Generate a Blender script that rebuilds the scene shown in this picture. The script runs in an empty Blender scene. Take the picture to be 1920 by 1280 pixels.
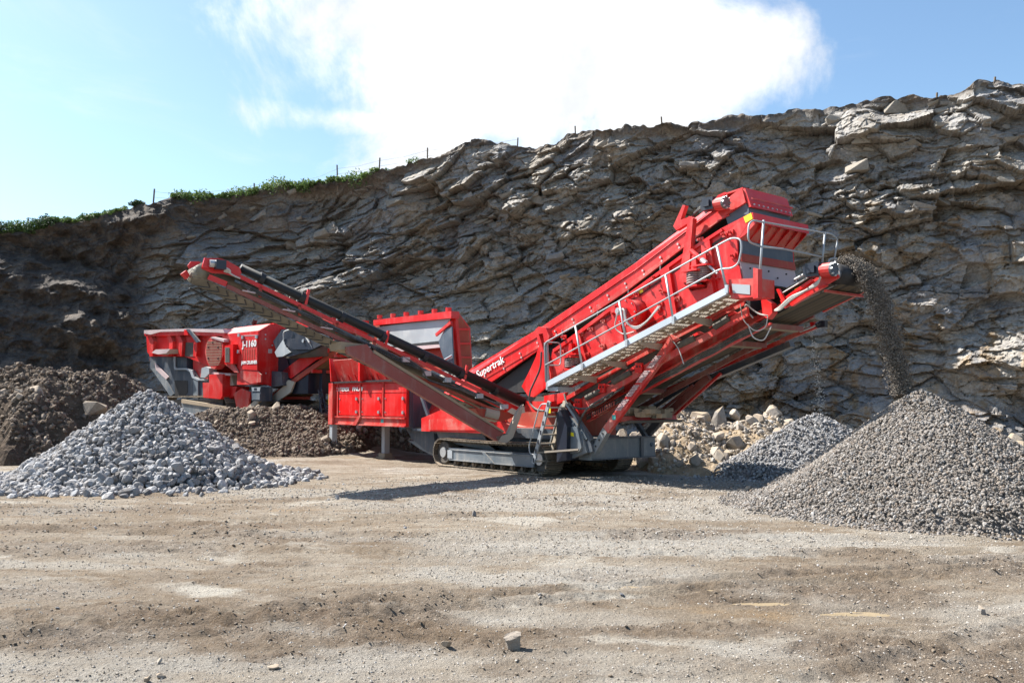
import bpy, bmesh, math, random
import numpy as np
from mathutils import Vector, Matrix
random.seed(7)
SC = bpy.context.scene
COL = SC.collection
PI = math.pi

# ---------------------------------------------------------------- camera, sky, sun, exposure
EYE, FPX, PITCH = 1.6, 1630.0, math.atan(115 / 1630.0)
cd = bpy.data.cameras.new('camera'); cam = bpy.data.objects.new('camera', cd); COL.objects.link(cam)
cd.sensor_width = 36; cd.lens = FPX / 1920 * 36; cd.clip_start = 0.1; cd.clip_end = 3000
cam.location = (0, 0, EYE); cam.rotation_euler = (PI / 2 + PITCH, 0, 0)
SC.camera = cam

SUN_AZ = Vector((-0.915, 0.40, 0)).normalized(); SUN_EL = math.radians(49)
SUN = Vector((SUN_AZ.x * math.cos(SUN_EL), SUN_AZ.y * math.cos(SUN_EL), math.sin(SUN_EL)))
ld = bpy.data.lights.new('sun', 'SUN'); ld.energy = 5.0; ld.angle = math.radians(0.5); ld.color = (1.0, 0.955, 0.88)
lo = bpy.data.objects.new('sun', ld); COL.objects.link(lo)
lo.rotation_euler = SUN.to_track_quat('Z', 'Y').to_euler()

SC.view_settings.view_transform = 'Standard'; SC.view_settings.look = 'None'
SC.view_settings.exposure = 1.36; SC.view_settings.gamma = 1
SC.view_settings.use_curve_mapping = False
SC.cycles.max_bounces = 5; SC.cycles.diffuse_bounces = 2; SC.cycles.glossy_bounces = 2
SC.cycles.transparent_max_bounces = 4; SC.cycles.caustics_reflective = False; SC.cycles.caustics_refractive = False

world = bpy.data.worlds.new('World'); SC.world = world; world.use_nodes = True


class NT:
    """small helper to wire shader nodes"""
    def __init__(s, tree): s.t = tree; s.t.nodes.clear()
    def n(s, typ, **kw):
        nd = s.t.nodes.new(typ)
        for k, v in kw.items():
            if k.startswith('i_'):
                key = k[2:]
                nd.inputs[int(key) if key.isdigit() else key.replace('_', ' ')].default_value = v
            else: setattr(nd, k, v)
        return nd
    def l(s, a, b): s.t.links.new(a, b)
    def val(s, x, sock):
        if hasattr(x, 'is_output'): s.l(x, sock)
        else: sock.default_value = x
    def math(s, op, a, b=0.0, c=0.0, clamp=False):
        nd = s.n('ShaderNodeMath', operation=op); nd.use_clamp = clamp
        s.val(a, nd.inputs[0]); s.val(b, nd.inputs[1]); s.val(c, nd.inputs[2]); return nd.outputs[0]
    def mix(s, f, a, b, blend='MIX'):
        nd = s.n('ShaderNodeMix', data_type='RGBA', blend_type=blend)
        s.val(f, nd.inputs[0])
        for x, k in ((a, 6), (b, 7)):
            if isinstance(x, tuple): nd.inputs[k].default_value = (*x[:3], 1)
            else: s.l(x, nd.inputs[k])
        return nd.outputs[2]
    def noise(s, vec, scale, detail=4, rough=.55, dist=0.0, out=0, off=None):
        if off is not None:
            m = s.n('ShaderNodeVectorMath', operation='ADD'); s.l(vec, m.inputs[0]); m.inputs[1].default_value = (off, off * .7, off * 1.3); vec = m.outputs[0]
        nd = s.n('ShaderNodeTexNoise'); s.l(vec, nd.inputs['Vector'])
        nd.inputs['Scale'].default_value = scale; nd.inputs['Detail'].default_value = detail
        nd.inputs['Roughness'].default_value = rough; nd.inputs['Distortion'].default_value = dist
        return nd.outputs[out]
    def scale(s, vec, sc):
        m = s.n('ShaderNodeVectorMath', operation='MULTIPLY'); s.l(vec, m.inputs[0]); m.inputs[1].default_value = sc; return m.outputs[0]
    def ramp(s, x, a, b, lo=0.0, hi=1.0):
        nd = s.n('ShaderNodeMapRange', interpolation_type='SMOOTHSTEP'); s.val(x, nd.inputs[0])
        nd.inputs[1].default_value = a; nd.inputs[2].default_value = b; nd.inputs[3].default_value = lo; nd.inputs[4].default_value = hi
        return nd.outputs[0]


w = NT(world.node_tree)
tc = w.n('ShaderNodeTexCoord')
sky = w.n('ShaderNodeTexSky', sky_type='NISHITA'); sky.sun_disc = False
sky.sun_elevation = SUN_EL; sky.sun_rotation = math.atan2(SUN_AZ.x, SUN_AZ.y)
sky.altitude = 50; sky.air_density = 1.0; sky.dust_density = 1.1; sky.ozone_density = 1.8
sx = w.n('ShaderNodeSeparateXYZ'); w.l(tc.outputs['Generated'], sx.inputs[0])
# flat cloud layer: direction divided by its height gives a plane high overhead
den = w.math('MAXIMUM', w.math('ADD', sx.outputs[2], 0.10), 0.03)
cx_ = w.math('DIVIDE', sx.outputs[0], den); cy_ = w.math('DIVIDE', sx.outputs[1], den)
cv = w.n('ShaderNodeCombineXYZ'); w.l(cx_, cv.inputs[0]); w.l(cy_, cv.inputs[1])
n1 = w.noise(cv.outputs[0], 0.55, 9, .62, .5, off=3.1)
n2 = w.noise(tc.outputs['Generated'], 5.0, 8, .62, .35)
gen = w.ramp(n1, .60, .74, 0, .75)                      # scattered cloud all round the sky
# one large bank of cloud low in the north
def bank(ax, az, rx, rz, amp=1.0):
    az_ = w.math('ARCTAN2', sx.outputs[0], sx.outputs[1])
    e_ = w.math('ARCSINE', sx.outputs[2])
    a = w.math('DIVIDE', w.math('SUBTRACT', az_, ax), rx); b = w.math('DIVIDE', w.math('SUBTRACT', e_, az), rz)
    r = w.math('SQRT', w.math('ADD', w.math('MULTIPLY', a, a), w.math('MULTIPLY', b, b)))
    return w.math('MULTIPLY', w.math('SUBTRACT', 1.0, r), amp)
f1 = bank(-.04, .40, .285, .165)
f2 = bank(-.17, .315, .17, .028, .55)
f3 = bank(.16, .355, .19, .075, .9)
fld = w.math('MAXIMUM', w.math('MAXIMUM', f1, f2), f3)
fld = w.math('ADD', fld, w.math('MULTIPLY', w.math('SUBTRACT', n2, .5), 2.3))
big = w.ramp(fld, -.10, .42)
cl = w.math('MAXIMUM', gen, big)
wisp = w.ramp(w.noise(w.scale(tc.outputs['Generated'], (1, 1, 3.2)), 3.0, 7, .6, .8, off=9), .52, .78, 0, .30)
cl = w.math('MAXIMUM', cl, wisp)
# clouds keep off the sky below the horizon
cl = w.math('MULTIPLY', cl, w.ramp(sx.outputs[2], -.02, .06))
k_cloud = w.mix(w.ramp(w.noise(tc.outputs['Generated'], 7.0, 7, .6, .2, off=4), .3, .6), (4.6, 4.75, 5.0), (6.4, 6.5, 6.6))
csky = w.mix(cl, w.mix(1.0, sky.outputs[0], (.96, 1.06, 1.06), 'MULTIPLY'), k_cloud)
bg = w.n('ShaderNodeBackground'); w.l(csky, bg.inputs[0]); bg.inputs[1].default_value = 0.080
ow = w.n('ShaderNodeOutputWorld'); w.l(bg.outputs[0], ow.inputs[0])


# ---------------------------------------------------------------- materials
def material(name):
    m = bpy.data.materials.new(name); m.use_nodes = True; k = NT(m.node_tree)
    b = k.n('ShaderNodeBsdfPrincipled'); o = k.n('ShaderNodeOutputMaterial'); k.l(b.outputs[0], o.inputs[0])
    return m, k, b


def paint(name, base, dust=(.42, .31, .22), rough=.38, dust_amt=.5, scale=1.3, metallic=0.0, streak=True):
    m, k, b = material(name)
    geo = k.n('ShaderNodeNewGeometry'); pos = geo.outputs['Position']
    nz = k.n('ShaderNodeSeparateXYZ'); k.l(geo.outputs['True Normal'], nz.inputs[0])
    big = k.noise(pos, scale, 6, .6, .3); fine = k.noise(pos, scale * 14, 4, .7)
    st = k.noise(k.scale(pos, (5, 5, .7)), 1.6, 4, .6, 0, off=4)
    up = k.ramp(nz.outputs[2], .15, .95)
    a = k.math('ADD', k.ramp(big, .42, .75, 0, .55), k.math('MULTIPLY', up, .75))
    if streak: a = k.math('ADD', a, k.ramp(st, .5, .74, 0, .42))
    a = k.math('MULTIPLY', a, k.ramp(fine, .25, .7, .5, 1.15))
    a = k.math('MULTIPLY', a, dust_amt, clamp=True)
    vr = k.mix(k.ramp(k.noise(pos, .6, 3, .5, off=11), .3, .7), tuple(c * .86 for c in base), tuple(min(1, c * 1.1) for c in base))
    k.l(k.mix(a, vr, dust), b.inputs['Base Color'])
    k.l(k.math('ADD', rough, k.math('MULTIPLY', a, .5)), b.inputs['Roughness'])
    b.inputs['Metallic'].default_value = metallic
    bp = k.n('ShaderNodeBump'); bp.inputs['Strength'].default_value = .12; bp.inputs['Distance'].default_value = .01
    k.l(fine, bp.inputs['Height']); k.l(bp.outputs[0], b.inputs['Normal'])
    return m


def rock_mat(name, cols, scale=2.0, rand='island', dust=None, bump=.5, rough=.9):
    """stones: per-stone tone plus veins and speckle"""
    m, k, b = material(name)
    geo = k.n('ShaderNodeNewGeometry'); pos = geo.outputs['Position']
    if rand == 'island': r = geo.outputs['Random Per Island']
    else: r = k.n('ShaderNodeObjectInfo').outputs['Random']
    cr = k.n('ShaderNodeValToRGB'); cr.color_ramp.interpolation = 'LINEAR'
    els = cr.color_ramp.elements
    while len(els) < len(cols): els.new(.5)
    for i, c in enumerate(cols):
        els[i].position = i / (len(cols) - 1); els[i].color = (*c, 1)
    k.l(r, cr.inputs[0])
    n = k.noise(pos, scale * 3, 6, .65, .4)
    c = k.mix(k.ramp(n, .35, .7), cr.outputs[0], k.mix(.5, cr.outputs[0], (.36, .31, .26)))
    c = k.mix(k.ramp(k.noise(pos, scale * 12, 5, .7, off=5), .35, .68, 0, .5), c, k.mix(1.0, c, (.55, .52, .5), 'MULTIPLY'))
    if dust:
        nz = k.n('ShaderNodeSeparateXYZ'); k.l(geo.outputs['Normal'], nz.inputs[0])
        c = k.mix(k.math('MULTIPLY', k.ramp(nz.outputs[2], .2, .9), k.ramp(n, .3, .6, .15, .75)), c, dust)
    k.l(c, b.inputs['Base Color']); b.inputs['Roughness'].default_value = rough
    b.inputs['Specular IOR Level'].default_value = .25
    bp = k.n('ShaderNodeBump'); bp.inputs['Strength'].default_value = bump; bp.inputs['Distance'].default_value = .03
    k.l(k.noise(pos, scale * 9, 6, .7), bp.inputs['Height']); k.l(bp.outputs[0], b.inputs['Normal'])
    return m


RED = (.58, .007, .007)
M = {}
M['red'] = paint('red_paint', RED, dust=(.56, .29, .25), dust_amt=.42)
M['red_clean'] = paint('bright_red_paint', (.62, .007, .007), dust=(.70, .33, .31), dust_amt=.26, rough=.3)
M['red_dusty'] = paint('dusty_red_paint', (.52, .016, .014), dust=(.44, .30, .24), dust_amt=.9)
M['red_brown'] = paint('worn_red_steel', (.34, .035, .016), dust=(.36, .20, .12), dust_amt=.8, rough=.55)
M['slate'] = paint('slate_blue_paint', (.045, .062, .085), dust=(.34, .30, .26), dust_amt=.55)
M['slate_lt'] = paint('dusty_slate_paint', (.12, .145, .17), dust=(.42, .38, .33), dust_amt=.75)
M['navy'] = paint('dark_navy_paint', (.012, .017, .032), dust=(.16, .14, .12), dust_amt=.35)
M['galv'] = paint('galvanised_steel', (.36, .39, .42), dust=(.36, .33, .29), dust_amt=.5, rough=.45, metallic=.3)
M['channel'] = paint('pale_galvanised_channel', (.50, .56, .62), dust=(.44, .42, .38), dust_amt=.45, rough=.42, metallic=.25)
M['mauve'] = paint('grey_dusted_red_steel', (.24, .060, .050), dust=(.30, .235, .21), dust_amt=1.15, rough=.6)
M['grating'] = paint('muddy_grating', (.40, .36, .30), dust=(.42, .34, .25), dust_amt=1.1, rough=.7, metallic=.2)
M['steel'] = paint('bare_steel', (.50, .52, .54), dust=(.55, .53, .50), dust_amt=.5, rough=.33, metallic=.6)
M['liner'] = paint('polished_liner', (.40, .42, .44), dust=(.50, .50, .49), dust_amt=.9, rough=.45, metallic=.3)
M['bluesteel'] = paint('dark_blue_liner', (.06, .085, .115), dust=(.20, .22, .25), dust_amt=.6, rough=.4)
M['black'] = paint('black_rubber', (.011, .011, .013), dust=(.055, .05, .045), dust_amt=.4, rough=.55)
M['roll'] = paint('black_vinyl_roll', (.008, .008, .009), dust=(.03, .03, .03), dust_amt=.3, rough=.6, streak=False)
M['track'] = paint('muddy_track_steel', (.10, .085, .068), dust=(.40, .32, .235), dust_amt=1.2, rough=.7, metallic=.2)
M['trackdark'] = paint('greasy_track_steel', (.06, .055, .05), dust=(.20, .165, .13), dust_amt=.9, rough=.7)
M['mud'] = paint('caked_mud', (.30, .235, .165), dust=(.36, .29, .20), dust_amt=.8, rough=.95)
M['hose'] = paint('hydraulic_hose', (.025, .026, .028), dust=(.30, .28, .25), dust_amt=.7, rough=.5)
M['cable'] = paint('pale_cable', (.45, .45, .44), dust=(.5, .47, .42), dust_amt=.5, rough=.5)
M['yellow'] = paint('yellow_sticker', (.80, .66, .02), dust=(.7, .6, .3), dust_amt=.15, streak=False)
M['teal'] = paint('teal_sticker', (.06, .36, .34), dust=(.4, .4, .35), dust_amt=.3, streak=False)
M['white'] = paint('white_print', (.80, .80, .79), dust=(.7, .66, .62), dust_amt=.2, streak=False)
M['pale'] = paint('pale_worn_plate', (.46, .36, .36), dust=(.56, .42, .42), dust_amt=.8, rough=.5)
M['spring'] = paint('grey_spring_steel', (.16, .13, .13), dust=(.45, .30, .28), dust_amt=.9, rough=.5, metallic=.3)
M['post'] = paint('weathered_post_wood', (.16, .12, .085), dust=(.3, .26, .2), dust_amt=.5, rough=.9)

# belt: dark rubber with long brown mud streaks, belt length along local X of its object
def belt_mat(name, a, b_, stripes=7.0):
    m, k, b = material(name)
    tcn = k.n('ShaderNodeTexCoord'); pos = tcn.outputs['Object']
    st = k.noise(k.scale(pos, (.12, stripes, .6)), 1.0, 3, .5)
    fn = k.noise(pos, 14, 5, .7)
    c = k.mix(k.ramp(st, .42, .60), a, b_)
    c = k.mix(k.ramp(fn, .4, .7, 0, .35), c, tuple(x * .5 for x in b_))
    k.l(c, b.inputs['Base Color']); b.inputs['Roughness'].default_value = .7
    return m
M['belt'] = belt_mat('muddy_belt', (.018, .017, .016), (.10, .078, .045))
M['belt_tan'] = belt_mat('tan_dust_belt', (.105, .096, .074), (.19, .17, .13), 4)
M['belt_brown'] = belt_mat('brown_belt', (.13, .10, .055), (.20, .155, .09), 4)

GREYS = [(.085, .087, .095), (.15, .155, .17), (.23, .24, .26), (.32, .33, .35), (.47, .47, .48), (.20, .19, .19)]
M['stone_obj'] = rock_mat('blue_grey_stone', GREYS, 3, 'object')
M['stone_isl'] = rock_mat('blue_grey_stones', GREYS, 3, 'island')
GRAV = [(.08, .072, .066), (.15, .14, .13), (.23, .22, .21), (.19, .145, .11), (.31, .305, .30), (.14, .11, .088), (.40, .39, .38)]
M['grav_isl'] = rock_mat('mixed_gravel', GRAV, 3, 'island', bump=.3)
M['grav_obj'] = rock_mat('mixed_gravel_single', GRAV, 3, 'object', bump=.3)
PEB = [(.20, .165, .125), (.34, .30, .25), (.44, .42, .39), (.27, .21, .15), (.52, .50, .47)]
M['peb_isl'] = rock_mat('yard_pebbles', PEB, 3, 'island', bump=.3)
TANS = [(.29, .235, .18), (.36, .32, .28), (.25, .235, .22), (.43, .39, .345), (.31, .27, .22), (.22, .215, .21)]
M['boulder'] = rock_mat('tan_limestone_boulder', TANS, 1.2, 'object', dust=(.40, .31, .21))
BRN = [(.075, .052, .036), (.13, .094, .066), (.20, .155, .118), (.105, .08, .06), (.27, .22, .18)]
M['brown_isl'] = rock_mat('brown_clods', BRN, 2, 'island', dust=(.155, .115, .082))
M['brown_obj'] = rock_mat('brown_block', [(.30, .24, .18), (.40, .34, .27), (.24, .2, .17)], 1.2, 'object', dust=(.33, .26, .19))
M['falling'] = rock_mat('falling_chippings', [(.07, .058, .048), (.13, .11, .092), (.26, .235, .20)], 3, 'island', bump=.2)
M['bright_bits'] = rock_mat('pale_falling_bits', [(.6, .57, .52), (.75, .73, .7)], 3, 'island', bump=.1)


def soil_mat(name, a, b_, c_, scale=1.0, bump=.8):
    m, k, b = material(name)
    pos = k.n('ShaderNodeNewGeometry').outputs['Position']
    n = k.noise(pos, .9 * scale, 8, .65, .4); f = k.noise(pos, 9 * scale, 7, .72)
    c = k.mix(k.ramp(n, .35, .65), a, b_); c = k.mix(k.ramp(f, .45, .75), c, c_)
    k.l(c, b.inputs['Base Color']); b.inputs['Roughness'].default_value = .95; b.inputs['Specular IOR Level'].default_value = .15
    bp = k.n('ShaderNodeBump'); bp.inputs['Strength'].default_value = bump; bp.inputs['Distance'].default_value = .08
    k.l(f, bp.inputs['Height']); k.l(bp.outputs[0], b.inputs['Normal'])
    return m
M['clod_isl'] = rock_mat('yard_clods', [(.115, .085, .06), (.18, .14, .10), (.26, .215, .165)], 3, 'island', bump=.3)
M['soil_brown'] = soil_mat('brown_earth', (.062, .044, .031), (.115, .084, .060), (.17, .13, .10))
M['soil_tan'] = soil_mat('tan_earth', (.26, .195, .125), (.34, .265, .185), (.40, .34, .27))
M['grit_grey'] = soil_mat('grey_grit', (.16, .16, .165), (.24, .24, .245), (.32, .32, .32), 2)
M['grit_mix'] = soil_mat('mixed_grit', (.14, .125, .11), (.22, .20, .185), (.30, .28, .26), 2)

# leaves
def leaf_mat(name, a, b_):
    m, k, b = material(name)
    g = k.n('ShaderNodeNewGeometry')
    c = k.mix(g.outputs['Random Per Island'], a, b_)
    k.l(c, b.inputs['Base Color']); b.inputs['Roughness'].default_value = .6
    tr = k.n('ShaderNodeBsdfTranslucent'); k.l(c, tr.inputs[0])
    mx = k.n('ShaderNodeMixShader'); mx.inputs[0].default_value = .35
    k.l(b.outputs[0], mx.inputs[1]); k.l(tr.outputs[0], mx.inputs[2])
    out = [x for x in k.t.nodes if x.type == 'OUTPUT_MATERIAL'][0]; k.l(mx.outputs[0], out.inputs[0])
    return m
M['leaf'] = leaf_mat('green_leaves', (.045, .085, .022), (.10, .16, .045))
M['leaf_dk'] = leaf_mat('dark_green_leaves', (.022, .045, .018), (.05, .085, .03))
M['grass'] = leaf_mat('rim_grass', (.06, .12, .03), (.16, .22, .06))


# ---------------------------------------------------------------- object helpers
def tag(o, label=None, cat=None, group=None, kind=None):
    if label: o['label'] = label
    if cat: o['category'] = cat
    if group: o['group'] = group
    if kind: o['kind'] = kind
    return o


def mesh_obj(name, verts, faces, mat, parent=None, smooth=False, recalc=False):
    me = bpy.data.meshes.new(name)
    verts = np.asarray(verts, dtype=np.float32)
    if isinstance(faces, np.ndarray):
        n, kf = faces.shape
        me.vertices.add(len(verts)); me.vertices.foreach_set('co', verts.ravel())
        me.loops.add(n * kf); me.loops.foreach_set('vertex_index', faces.astype(np.int32).ravel())
        me.polygons.add(n); me.polygons.foreach_set('loop_start', np.arange(0, n * kf, kf, dtype=np.int32))
        me.polygons.foreach_set('loop_total', np.full(n, kf, dtype=np.int32))
        me.update(calc_edges=True)
    else:
        me.from_pydata(verts.tolist(), [], faces)
        if recalc:
            bm = bmesh.new(); bm.from_mesh(me); bmesh.ops.recalc_face_normals(bm, faces=bm.faces); bm.to_mesh(me); bm.free()
    me.polygons.foreach_set('use_smooth', np.full(len(me.polygons), smooth))
    me.materials.append(mat)
    o = bpy.data.objects.new(name, me); COL.objects.link(o)
    if parent: o.parent = parent
    return o


class MB:
    """collects solids; xf maps the coordinates used here into the parent's local space"""
    def __init__(s, xf=None): s.v = []; s.f = []; s.xf = xf
    def _add(s, vs, fs):
        b = len(s.v)
        for p in vs:
            p = Vector(p); s.v.append(tuple(s.xf @ p) if s.xf else tuple(p))
        s.f += [tuple(i + b for i in f) for f in fs]; return s
    def prism(s, pts, vec):
        n = len(pts); vec = Vector(vec); a = [Vector(p) for p in pts]; b = [p + vec for p in a]
        fs = [tuple(range(n)), tuple(range(2 * n - 1, n - 1, -1))] + [(i, (i + 1) % n, n + (i + 1) % n, n + i) for i in range(n)]
        return s._add(a + b, fs)
    def box(s, lo, hi):
        x0, y0, z0 = lo; x1, y1, z1 = hi
        return s.prism([(x0, y0, z0), (x1, y0, z0), (x1, y1, z0), (x0, y1, z0)], (0, 0, z1 - z0))
    def beam(s, p0, p1, wy, h, up=(0, 0, 1)):
        """rectangular bar from p0 to p1; wy across, h along 'up'"""
        p0 = Vector(p0); p1 = Vector(p1); d = (p1 - p0).normalized(); side = d.cross(Vector(up))
        if side.length < 1e-4: side = Vector((0, 1, 0))
        side.normalize(); u = side.cross(d).normalized()
        a, b = side * wy / 2, u * h / 2
        return s.prism([p0 - a - b, p0 + a - b, p0 + a + b, p0 - a + b], p1 - p0)
    def tube(s, path, r, n=8, cap=True):
        path = [Vector(p) for p in path]; rings = []
        d0 = (path[1] - path[0]).normalized()
        ref = Vector((0, 0, 1)) if abs(d0.z) < .9 else Vector((1, 0, 0))
        nrm = d0.cross(ref).normalized()
        for i, p in enumerate(path):
            if i == 0: d = path[1] - p
            elif i == len(path) - 1: d = p - path[i - 1]
            else: d = (path[i + 1] - p).normalized() + (p - path[i - 1]).normalized()
            d.normalize(); nrm = (nrm - d * nrm.dot(d)).normalized(); bn = d.cross(nrm)
            rr = r[i] if isinstance(r, (list, tuple)) else r
            rings.append([p + (nrm * math.cos(2 * PI * k / n) + bn * math.sin(2 * PI * k / n)) * rr for k in range(n)])
        vs = [q for rg in rings for q in rg]; fs = []
        for i in range(len(rings) - 1):
            for k in range(n): fs.append((i * n + k, i * n + (k + 1) % n, (i + 1) * n + (k + 1) % n, (i + 1) * n + k))
        if cap: fs += [tuple(range(n)), tuple(range(len(vs) - 1, len(vs) - n - 1, -1))]
        return s._add(vs, fs)
    def cyl(s, p0, p1, r, n=16): return s.tube([p0, p1], r, n)
    def build(s, name, mat, parent=None, smooth=False):
        return mesh_obj(name, s.v, s.f, M[mat] if isinstance(mat, str) else mat, parent, smooth, recalc=True)


def bend(pts, r=.12, n=4):
    """round the inner corners of a polyline"""
    pts = [Vector(p) for p in pts]; out = [pts[0]]
    for i in range(1, len(pts) - 1):
        a = pts[i - 1] - pts[i]; b = pts[i + 1] - pts[i]; k = min(r, a.length * .45, b.length * .45)
        p, q = pts[i] + a.normalized() * k, pts[i] + b.normalized() * k
        for j in range(n + 1):
            t = j / n; out.append(p * (1 - t) ** 2 + pts[i] * 2 * t * (1 - t) + q * t * t)
    return out + [pts[-1]]


class Frame:
    """a machine's own axes on the yard: x forward along the machine, y across, z up; survey() finds a point of the
    machine on one of its own planes from a sighting taken at the camera station"""
    def __init__(s, ox, oy, deg, oz=0.0):
        th = math.radians(deg)
        s.mat = Matrix.Translation((ox, oy, oz)) @ Matrix.Rotation(-th, 4, 'Z'); s.inv = s.mat.inverted()
        s.o = s.inv @ Vector((0, 0, EYE))
        s.deg = deg
    def _ray(s, px, py):
        x = (px - 960) / FPX; y = (640 - py) / FPX; c, n = math.cos(PITCH), math.sin(PITCH)
        return s.inv.to_3x3() @ Vector((x, c - y * n, n + y * c))
    def _hit(s, px, py, ax, v):
        d = s._ray(px, py); return s.o + d * ((v - s.o[ax]) / d[ax])
    def y(s, px, py, v): return s._hit(px, py, 1, v)
    def x(s, px, py, v): return s._hit(px, py, 0, v)
    def z(s, px, py, v): return s._hit(px, py, 2, v)
    def root(s, name, label, cat):
        o = bpy.data.objects.new(name, None); COL.objects.link(o); o.matrix_world = s.mat; o.empty_display_size = .5
        return tag(o, label, cat)


W0 = Frame(0, 0, 0)
def ground_hit(px, py, z=0.0): return W0.z(px, py, z)


def copy_part(o, parent, loc=None, rot=None, scale=None):
    c = o.copy(); COL.objects.link(c); c.parent = parent
    if loc is not None: c.location = loc
    if rot is not None: c.rotation_euler = rot
    if scale is not None: c.scale = scale
    return c


def lettering(text, frame_parent, pos, height, mat='white', width=None, rot=(PI / 2, 0, 0), slant=0.0, bold=.012, name='lettering', align='LEFT'):
    cu = bpy.data.curves.new(name, 'FONT'); cu.body = text; cu.size = height; cu.extrude = .004; cu.offset = bold * height
    cu.align_x = align; cu.shear = slant; cu.materials.append(M[mat]); cu.resolution_u = 3
    o = bpy.data.objects.new(name, cu); COL.objects.link(o); o.parent = frame_parent
    o.location = pos; o.rotation_euler = rot
    bpy.context.view_layer.update()
    me = bpy.data.meshes.new_from_object(o.evaluated_get(bpy.context.evaluated_depsgraph_get())); me.name = name
    bpy.data.objects.remove(o); o = bpy.data.objects.new(name, me); COL.objects.link(o); o.parent = frame_parent
    o.location = pos; o.rotation_euler = rot
    if width and len(me.vertices):
        xs = [v.co.x for v in me.vertices]; x0 = min(xs); kx = width / (max(xs) - x0)
        for v in me.vertices: v.co.x = (v.co.x - x0) * kx
    return o


# ---------------------------------------------------------------- noise (numpy)
RNG = np.random.default_rng(11)
_P = RNG.permutation(4096); _R = RNG.random((4096, 6)).astype(np.float32)
def _h(ix, iy, seed=0): return _P[(_P[(ix + seed * 17) & 4095] + iy) & 4095]
def vnoise(x, y, seed=0):
    ix = np.floor(x).astype(np.int64); iy = np.floor(y).astype(np.int64); fx = x - ix; fy = y - iy
    fx = fx * fx * fx * (fx * (fx * 6 - 15) + 10); fy = fy * fy * fy * (fy * (fy * 6 - 15) + 10)
    r = lambda a, b: _R[_h(a, b, seed), 0]
    return (r(ix, iy) * (1 - fx) + r(ix + 1, iy) * fx) * (1 - fy) + (r(ix, iy + 1) * (1 - fx) + r(ix + 1, iy + 1) * fx) * fy - .5
def fbm(x, y, oct=5, seed=0, gain=.5, lac=2.03):
    s = np.zeros_like(x, dtype=np.float64); a = 1.0; f = 1.0
    for i in range(oct): s += a * vnoise(x * f + i * 7.3, y * f - i * 3.1, seed + i); a *= gain; f *= lac
    return s
def voronoi(x, y, seed=0, jit=.9):
    ix = np.floor(x).astype(np.int64); iy = np.floor(y).astype(np.int64)
    F1 = np.full(x.shape, 9.0); F2 = np.full(x.shape, 9.0); DX = np.zeros(x.shape); DY = np.zeros(x.shape); ID = np.zeros(x.shape, np.int64)
    for i in (-1, 0, 1):
        for j in (-1, 0, 1):
            h = _h(ix + i, iy + j, seed); r = _R[h]
            dx = x - (ix + i + .5 + (r[..., 0] - .5) * jit); dy = y - (iy + j + .5 + (r[..., 1] - .5) * jit)
            d = np.sqrt(dx * dx + dy * dy); m = d < F1
            F2 = np.where(m, F1, np.minimum(F2, d)); F1 = np.where(m, d, F1)
            DX = np.where(m, dx, DX); DY = np.where(m, dy, DY); ID = np.where(m, h, ID)
    return F1, F2, DX, DY, ID
def sstep(x, a, b):
    t = np.clip((x - a) / (b - a), 0, 1); return t * t * (3 - 2 * t)


# ---------------------------------------------------------------- stones
def ico(sub):
    bm = bmesh.new(); bmesh.ops.create_icosphere(bm, subdivisions=sub, radius=1.0)
    v = np.array([x.co[:] for x in bm.verts]); f = np.array([[q.index for q in x.verts] for x in bm.faces]); bm.free(); return v, f
ICO1, ICO2, ICO3 = ico(1), ico(2), ico(3)
OCT = (np.array([[1, 0, 0], [-1, 0, 0], [0, 1, 0], [0, -1, 0], [0, 0, 1], [0, 0, -1]], float), np.array([[0, 2, 4], [2, 1, 4], [1, 3, 4], [3, 0, 4], [2, 0, 5], [1, 2, 5], [3, 1, 5], [0, 3, 5]]))
def stone_shape(base, seed, cuts=9, flat=.75, lo=.55, hi=.9, rough=.0):
    r = np.random.default_rng(seed); v = base[0].copy()
    for _ in range(cuts):
        n = r.normal(size=3); n /= np.linalg.norm(n); d = r.uniform(lo, hi)
        s = v @ n; k = s > d; v[k] -= np.outer(s[k] - d, n)
    if rough: v += r.normal(size=v.shape) * rough
    v *= np.array([1.0, r.uniform(.7, .95), r.uniform(flat - .12, flat + .12)])
    return v, base[1]
def hull_shape(seed, n=18, boxy=False):
    """broken rock: the hull of random points, so every side is a flat fracture"""
    r = np.random.default_rng(seed); p = r.normal(size=(n, 3)); p /= np.linalg.norm(p, axis=1)[:, None]
    if boxy: p = np.sign(p) * np.abs(p) ** .45; p = p / np.abs(p).max(axis=1)[:, None] * r.uniform(.78, 1, (n, 1))
    else: p *= r.uniform(.82, 1.0, (n, 1))
    bm = bmesh.new()
    for q in p: bm.verts.new(q)
    res = bmesh.ops.convex_hull(bm, input=bm.verts); bmesh.ops.delete(bm, geom=[g for g in res['geom_interior'] if isinstance(g, bmesh.types.BMVert)], context='VERTS')
    bmesh.ops.bevel(bm, geom=list(bm.edges), offset=.045, segments=1, affect='EDGES', clamp_overlap=True)
    bmesh.ops.triangulate(bm, faces=bm.faces); bm.verts.ensure_lookup_table(); bm.verts.index_update()
    v = np.array([q.co[:] for q in bm.verts]); f = np.array([[q.index for q in x.verts] for x in bm.faces]); bm.free()
    return v * np.array([1.0, r.uniform(.75, .95), r.uniform(.7, .9)]), f
def rotm(n, r):
    q = r.normal(size=(n, 4)); q /= np.linalg.norm(q, axis=1)[:, None]; a, b, c, d = q.T
    return np.stack([1 - 2 * (c * c + d * d), 2 * (b * c - a * d), 2 * (b * d + a * c), 2 * (b * c + a * d), 1 - 2 * (b * b + d * d), 2 * (c * d - a * b),
                     2 * (b * d - a * c), 2 * (c * d + a * b), 1 - 2 * (b * b + c * c)], 1).reshape(n, 3, 3)
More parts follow.
